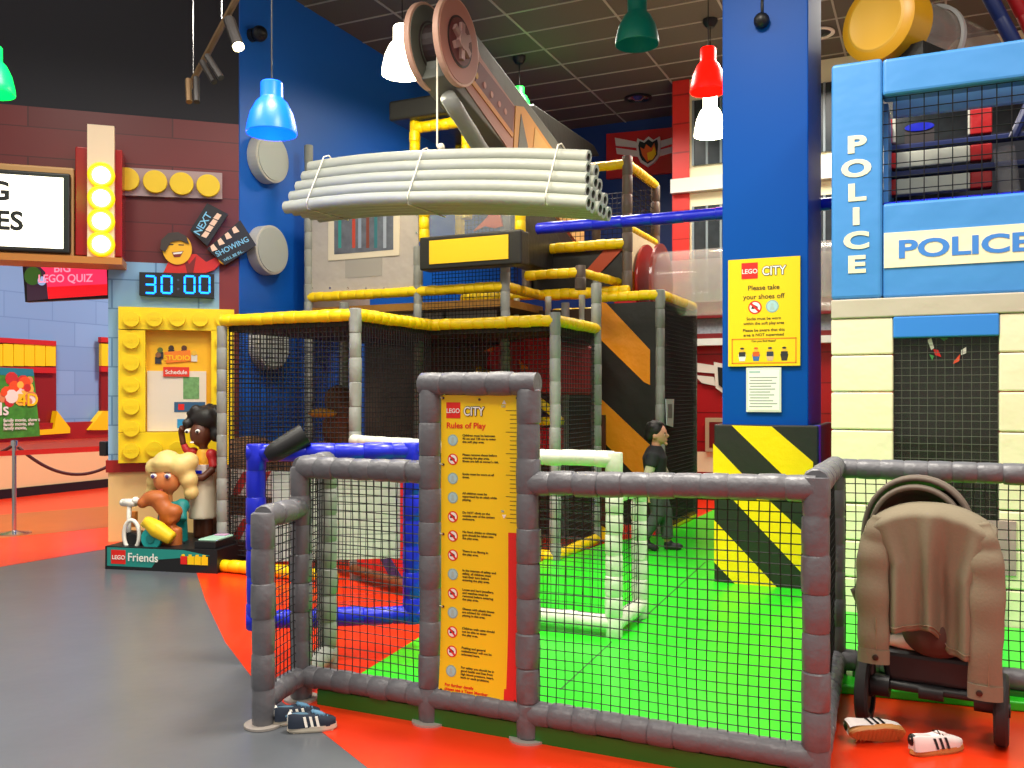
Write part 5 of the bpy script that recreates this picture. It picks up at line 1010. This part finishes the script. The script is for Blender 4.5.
# ---------------- pushchair with jacket ----------------
def stroller():
    g = at(931, 700, 4.0); g.z = .002; ry = math.atan2(*w2(.593, .805)[::-1]); f2 = Vector((*w2(.50, .866), 0)).normalized(); r2 = f2.cross(UP)
    Mx = Matrix(((r2.x, f2.x, 0, g.x), (r2.y, f2.y, 0, g.y), (0, 0, 1, .002), (0, 0, 0, 1)))
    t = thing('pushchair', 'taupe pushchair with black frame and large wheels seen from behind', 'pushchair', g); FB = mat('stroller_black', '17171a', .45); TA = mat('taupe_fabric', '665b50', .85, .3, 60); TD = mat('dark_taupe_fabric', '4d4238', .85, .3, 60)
    for sx, yy, R, x_ in ((-1, 0, .152, .275), (1, 0, .152, .275), (-1, .62, .11, .22), (1, .62, .11, .22)):
        X = Mx @ Matrix.Translation((sx*x_, yy, R)) @ Matrix.Rotation(math.pi/2, 4, 'Y'); mb = MB(X); w_ = .028
        mb.lathe([(R-.045, -w_), (R-.012, -w_), (R, -w_*.6), (R, w_*.6), (R-.012, w_), (R-.045, w_), (R-.045, -w_)], mat('tyre_rubber', '1e1e20', .6), n=40); wo = mb.build('wheel', t, smooth='auto')
        mb = MB(X); mb.lathe([(0, -w_*.8), (R-.045, -w_*.5), (R-.045, w_*.5), (0, w_*.8)], mat('wheel_disc_black', '2a2a2c', .5), n=28); mb.lathe([(0, -w_*1.3), (.03, -w_*1.2), (.03, w_*1.2), (0, w_*1.3)], FB, n=16); mb.build('hub', wo, smooth='auto')
    mb = MB(Mx); mb.tube([(-.27, 0, .17), (-.2, 0, .19), (.2, 0, .19), (.27, 0, .17)], .022, FB, 10); mb.tube([(-.25, 0, .18), (-.17, 0, .18)], .05, FB, 12); mb.tube([(.17, 0, .18), (.25, 0, .18)], .05, FB, 12); mb.tube([(-.05, 0, .18), (.05, 0, .18)], .034, FB, 12); mb.build('rear_axle', t, smooth='auto')
    for sx in (-1, 1): mb = MB(Mx); mb.tube([(sx*.25, 0, .19), (sx*.25, .02, .45), (sx*.25, .1, .62), (sx*.22, .04, .82), (sx*.17, .0, .92)], .018, FB, 10); mb.tube([(sx*.25, .08, .6), (sx*.23, .4, .35), (sx*.22, .62, .14)], .018, FB, 10); mb.build('side_frame', t, smooth='auto')
    mb = MB(Mx); mb.tube([(-.17, .0, .92), (-.13, -.02, .95), (.13, -.02, .95), (.17, .0, .92)], .02, FB, 10); mb.build('handlebar', t, smooth='auto')
    mb = MB(Mx); mb.prism([(-.19, .2), (.19, .2), (.22, .35), (-.22, .35)], -.44, -.0, FB, Matrix.Rotation(math.pi/2, 4, 'X')); mb.build('basket', t, bevel=.03)
    mb = MB(Mx); mb.ball((-.06, .06, .375), (.17, .05, .035), mat('basket_cream_cloth', 'd9bfae', .8, .3, 12, var=.3)); mb.ball((.15, .06, .36), (.07, .05, .035), mat('basket_tan_cloth', 'c79a62', .8)); tag(organic(mb, 'basket_cloth', None, .012, 3), 'crumpled pale cloth lying in the basket under the pushchair', 'cloth')
    mb = MB(Mx)  # seat shell hanging low behind
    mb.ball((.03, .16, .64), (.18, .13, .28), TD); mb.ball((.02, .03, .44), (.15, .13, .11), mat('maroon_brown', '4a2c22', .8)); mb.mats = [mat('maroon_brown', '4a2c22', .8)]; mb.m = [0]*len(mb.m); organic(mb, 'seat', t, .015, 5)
    # hood: ribbed half dome, opening at the back
    def hood(rx, y0, y1, zc, rz, m_, nm, cx=-.06):
        mb = MB(Mx); n = 20; vs = []; fs = []; K = 8
        for i in range(K+1):
            s_ = i/K; yy = y0+(y1-y0)*s_; sc = math.sqrt(max(.02, 1-(s_*.75)**2)); puf = 1+.025*math.sin(s_*math.pi*3)
            for j in range(n+1): a = math.pi*j/n; vs.append((cx+rx*sc*puf*math.cos(a), yy, zc+rz*sc*puf*(math.sin(a)**.75)))
        for i in range(K):
            for j in range(n): fs.append((i*(n+1)+j, i*(n+1)+j+1, (i+1)*(n+1)+j+1, (i+1)*(n+1)+j))
        mb.add(vs, fs, m_); o = mb.build(nm, t, smooth=True); s_ = o.modifiers.new('s', 'SOLIDIFY'); s_.thickness = .012; return o
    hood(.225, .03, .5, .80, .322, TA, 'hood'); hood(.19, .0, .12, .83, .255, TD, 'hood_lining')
    mb = MB(Mx)
    for rx, yy, zc, rz in ((.23, .03, .80, .325), (.195, -.01, .82, .268)): mb.tube([(-.06+rx*math.cos(math.pi*j/24), yy, zc+rz*(math.sin(math.pi*j/24)**.75)) for j in range(25)], .011, TA, 8)
    mb.build('hood_piping', t, smooth=True)
    mb = MB(Mx); mb.prism([(-.24, .0), (.12, .0), (.12, .17), (.07, .24), (-.06, .27), (-.19, .24), (-.24, .17)], .0, .02, TD, Matrix.Translation((.0, .16, .82)) @ Matrix.Rotation(math.pi/2, 4, 'X')); mb.build('hood_back', t, bevel=.01)
    mb = MB(Mx); mb.tube([(-.27, .0, .62), (-.32, -.02, .6), (-.3, 0, .55)], .02, TA); mb.build('strap_loop', t, smooth=True)
    # jacket hung over the handlebar
    j = thing('jacket', 'beige button-cuff jacket draped over the pushchair handlebar', 'jacket', Mx @ V(0, -.12, .3)); JB = mat('beige_jacket', '7d725d', .9, .35, 90, var=.06); JL = mat('jacket_seam', '857259', .9)
    nx, nz = 64, 44; vs = []; fs = []
    def hem(q):
        k = max(0, min(1, (q+.05)/.5)); k = k*k*(3-2*k); return (.46+.02*(q+1))*(1-k)+.385*k+.02*math.exp(-((q-.12)/.15)**2)
    for iz in range(nz+1):
        f = iz/nz
        for ix in range(nx+1):
            q = ix/nx*2-1; top = 1.03-.1*abs(q)**2.4; z = top+(hem(q)-top)*f; wd = .262 if f < .1 else .262-.077*min(1, (f-.1)/.35); wd = wd; x = q*wd
            fold = f**.7*(.026*math.sin(q*8.5+.8)+.012*math.sin(q*17+1))+.006*math.sin(q*4+f*5)
            pleat = .075*math.exp(-((q-.28)/.17)**2)*min(1, f*1.5)
            y = -.14+.12*(1-min(1, f/.10))**2-fold+pleat*.75
            vs.append((x, y, z))
    for iz in range(nz):
        for ix in range(nx): a = iz*(nx+1)+ix; fs.append((a, a+1, a+nx+2, a+nx+1))
    mb = MB(Mx); mb.add(vs, [x[::-1] for x in fs], JB); o = mb.build('jacket_body', j, smooth=True); s_ = o.modifiers.new('s', 'SOLIDIFY'); s_.thickness = .008
    mb = MB(Mx); row = vs[(nz-2)*(nx+1):(nz-1)*(nx+1)]; mb.tube([(x_, y_-.006, z_) for x_, y_, z_ in row], .0022, JL, 4); mb.build('hem_seam', j)
    for sx, zend in ((-1, .315), (1, .225)):
        xe = .218; P = [(sx*.2, -.10, .96), (sx*.214, -.118, .90), (sx*.222, -.130, .83), (sx*.226, -.14, .74), (sx*.224, -.148, .6), (sx*xe, -.155, .45), (sx*xe, -.155, zend+.01)]
        mb = MB(Mx); N = 30; pts = []; rs = []; base = [.03, .048, .062, .068, .069, .066, .064]
        for i in range(N+1):
            q = i/N*(len(P)-1); k = min(int(q), len(P)-2); f = q-k; pts.append(Vector(P[k]).lerp(Vector(P[k+1]), f)+V(0, .005*math.sin(i*.9), 0)); rs.append((base[k]*(1-f)+base[k+1]*f)*(1+.03*math.sin(i*1.1+sx)))
        mb.tube(pts, rs, JB, 24, flat=.42, side=V(1, 0, 0)); sl = mb.build('sleeve', j, smooth=True)
        e = Vector(P[-1]); mb = MB(Mx); mb.tube([e+V(0, 0, .06), e+V(0, 0, -.003)], .067, JB, 24, flat=.47, side=V(1, 0, 0)); c = mb.build('cuff', sl, smooth='auto')
        mb = MB(Mx @ Matrix.Translation((e.x+(.012 if sx < 0 else -.02), e.y-.0315, e.z+.028)) @ Matrix.Rotation(math.pi/2, 4, 'X')); mb.lathe([(0, .004), (.009, .005), (.013, .003), (.013, 0), (0, 0)], mat('brown_button', '2f1d14', .35), n=16); mb.build('button', c, smooth='auto')
        mb = MB(Mx); mb.tube([e+V(.014, -.029, .06), e+V(.014, -.030, .2)], .0025, JL, 4); mb.build('placket', sl)
stroller()

# ---------------- shoes ----------------
def shoe(Mx, label, up, sole, stripe, L=.27, toe=None, tongue=None):
    g = Mx.to_translation(); t = thing('trainer', label, 'shoe', g)
    # length along x (toe +x)
    def outline(k, sh=0, n=30):
        pts = []
        for i in range(n):
            a = 2*math.pi*i/n; c, s_ = math.cos(a), math.sin(a); w_ = .042+.008*c if c > 0 else .036+.002*c; x = L/2*c*(1 if abs(c) < 2 else 1)
            x = L/2*(abs(c)**.8)*(1 if c > 0 else -1); y = w_*(abs(s_)**.8)*(1 if s_ > 0 else -1)+.006*math.sin(x/L*3); pts.append((x*k, y*k))
        return pts
    mb = MB(Mx); n = 30
    for z0, z1, k0, k1 in ((0, .008, .96, 1.03), (.008, .026, 1.03, 1.0)):
        a, b = outline(k0), outline(k1); mb.add([(p[0], p[1], z0) for p in a]+[(p[0], p[1], z1) for p in b], [tuple(range(n-1, -1, -1)), tuple(range(n, 2*n))]+[(i, (i+1) % n, n+(i+1) % n, n+i) for i in range(n)], sole)
    so = mb.build('sole', t, smooth='auto')
    mb = MB(Mx)
    for i in range(12): x = -L*.38+i*L*.07; mb.box((x, -.03, -.002), (x+.008, .03, .001), sole)
    mb.build('tread', so)
    # upper : rings from heel to toe
    mb = MB(Mx); st = [(-.49, .022, .062, 1), (-.44, .033, .074, 1), (-.3, .035, .066, 1), (-.12, .036, .06, 1), (.0, .038, .062, 0), (.15, .041, .05, 0), (.3, .043, .038, 0), (.42, .034, .03, 0), (.485, .016, .022, 0)]
    vs = []; m_ = 14
    for fx, w_, h, op in st:
        for j in range(m_+1):
            a = math.pi*j/m_; c, s_ = math.cos(a), math.sin(a); y = w_*(abs(c)**.6)*(1 if c > 0 else -1); z = .022+h*(s_**.7)
            if op: y *= (1-.35*s_) if s_ < .96 else .62*1
            if op and s_ > .93: z = .022+h*.72
            vs.append((fx*L, y+.006*math.sin(fx*3), z))
    fs = [(i*(m_+1)+j, i*(m_+1)+j+1, (i+1)*(m_+1)+j+1, (i+1)*(m_+1)+j) for i in range(len(st)-1) for j in range(m_)]; fs += [tuple(range(m_+1)), tuple((len(st)-1)*(m_+1)+j for j in range(m_, -1, -1))]
    mb.add(vs, fs, up); u_ = mb.build('upper', t, smooth=True); s2 = u_.modifiers.new('s', 'SUBSURF'); s2.levels = 1; s2.render_levels = 1
    for sg in (-1, 1):
        mb = MB(Mx)
        for k in range(3):
            x = -.03+k*.026; y = sg*(.0415+.0015*k)
            mb.add([(x, y-sg*-.0, .026), (x+.012, y, .026), (x+.002, y-sg*.010, .068), (x-.010, y-sg*.010, .068), (x, y-sg*.006, .026), (x+.012, y-sg*.006, .026), (x+.002, y-sg*.02, .068), (x-.010, y-sg*.02, .068)], [(0, 1, 2, 3), (7, 6, 5, 4), (0, 4, 5, 1), (2, 6, 7, 3)], stripe)
        mb.build('side_stripes', t)
    mb = MB(Mx); mb.ball((.0, 0, .078), (.036, .018, .010), tongue or up, 12, Matrix.Rotation(.35, 4, 'Y')); mb.build('tongue', t, smooth=True)
    mb = MB(Mx)
    for k in range(5): x = .0+k*.016; z = .087-k*.0075; mb.tube([(x, -.022, z-.006), (x+.004, 0, z+.004), (x, .022, z-.006)], .0028, stripe if tongue is None else tongue, 5)
    mb.build('laces', t, smooth=True)
    mb = MB(Mx); mb.ball((-L*.30, 0, .068), (.055, .024, .012), mat('shoe_inside_'+up.name, 'c9b8b4' if up.name[0] == 'w' else '4d6f86', .8), 14); mb.build('insole_opening', t, smooth=True)
    mb = MB(Mx); mb.ball((-L*.455, 0, .058), (.013, .027, .03), toe or stripe, 12); mb.build('heel_tab', t, smooth=True)
    return t
def shoeM(px, py, dirx, rx=0, z=.002, d=None):
    g = gr(px, py) if d is None else at(px, py, d); X = Vector((*w2(*dirx), 0)).normalized(); Y = UP.cross(X)
    return Matrix(((X.x, Y.x, 0, g.x), (X.y, Y.y, 0, g.y), (0, 0, 1, z), (0, 0, 0, 1))) @ Matrix.Rotation(rx, 4, 'X')
WS = mat('white_leather', 'e6dbd8', .5); GUM = mat('gum_sole', 'c08448', .5); NS = mat('navy_suede', '1f2a3c', .8); NSOL = mat('offwhite_sole', 'd5cbb8', .5)
shoe(shoeM(936, 752, (1, .28)), 'upright white trainer with black stripes and gum sole right of its tipped mate', WS, GUM, BLKP, .26)
M1 = shoeM(878, 742, (-1, -.12), 0, .04) ; M1 = shoeM(876, 738, (1, .05), 0, 0)
Xs = Vector((*w2(1, .1), 0)).normalized(); Ys = UP.cross(Xs); gg = gr(878, 745)
M1 = Matrix(((Xs.x, Ys.x, 0, gg.x), (Xs.y, Ys.y, 0, gg.y), (0, 0, 1, .042), (0, 0, 0, 1))) @ Matrix.Rotation(math.radians(-62), 4, 'X')
shoe(M1, 'white trainer tipped on its side showing its gum sole behind the pushchair wheel', WS, GUM, BLKP, .25)
shoe(shoeM(312, 730, (1, .22)), 'navy trainer with white stripes in front, by the grey fence post', NS, NSOL, WHT, .215, tongue=mat('blue_lining', '5f8fb0', .8))
shoe(shoeM(297, 722, (1, .42)), 'navy trainer half hidden behind its mate at the fence post', NS, NSOL, WHT, .215, tongue=mat('blue_lining', '5f8fb0', .8))
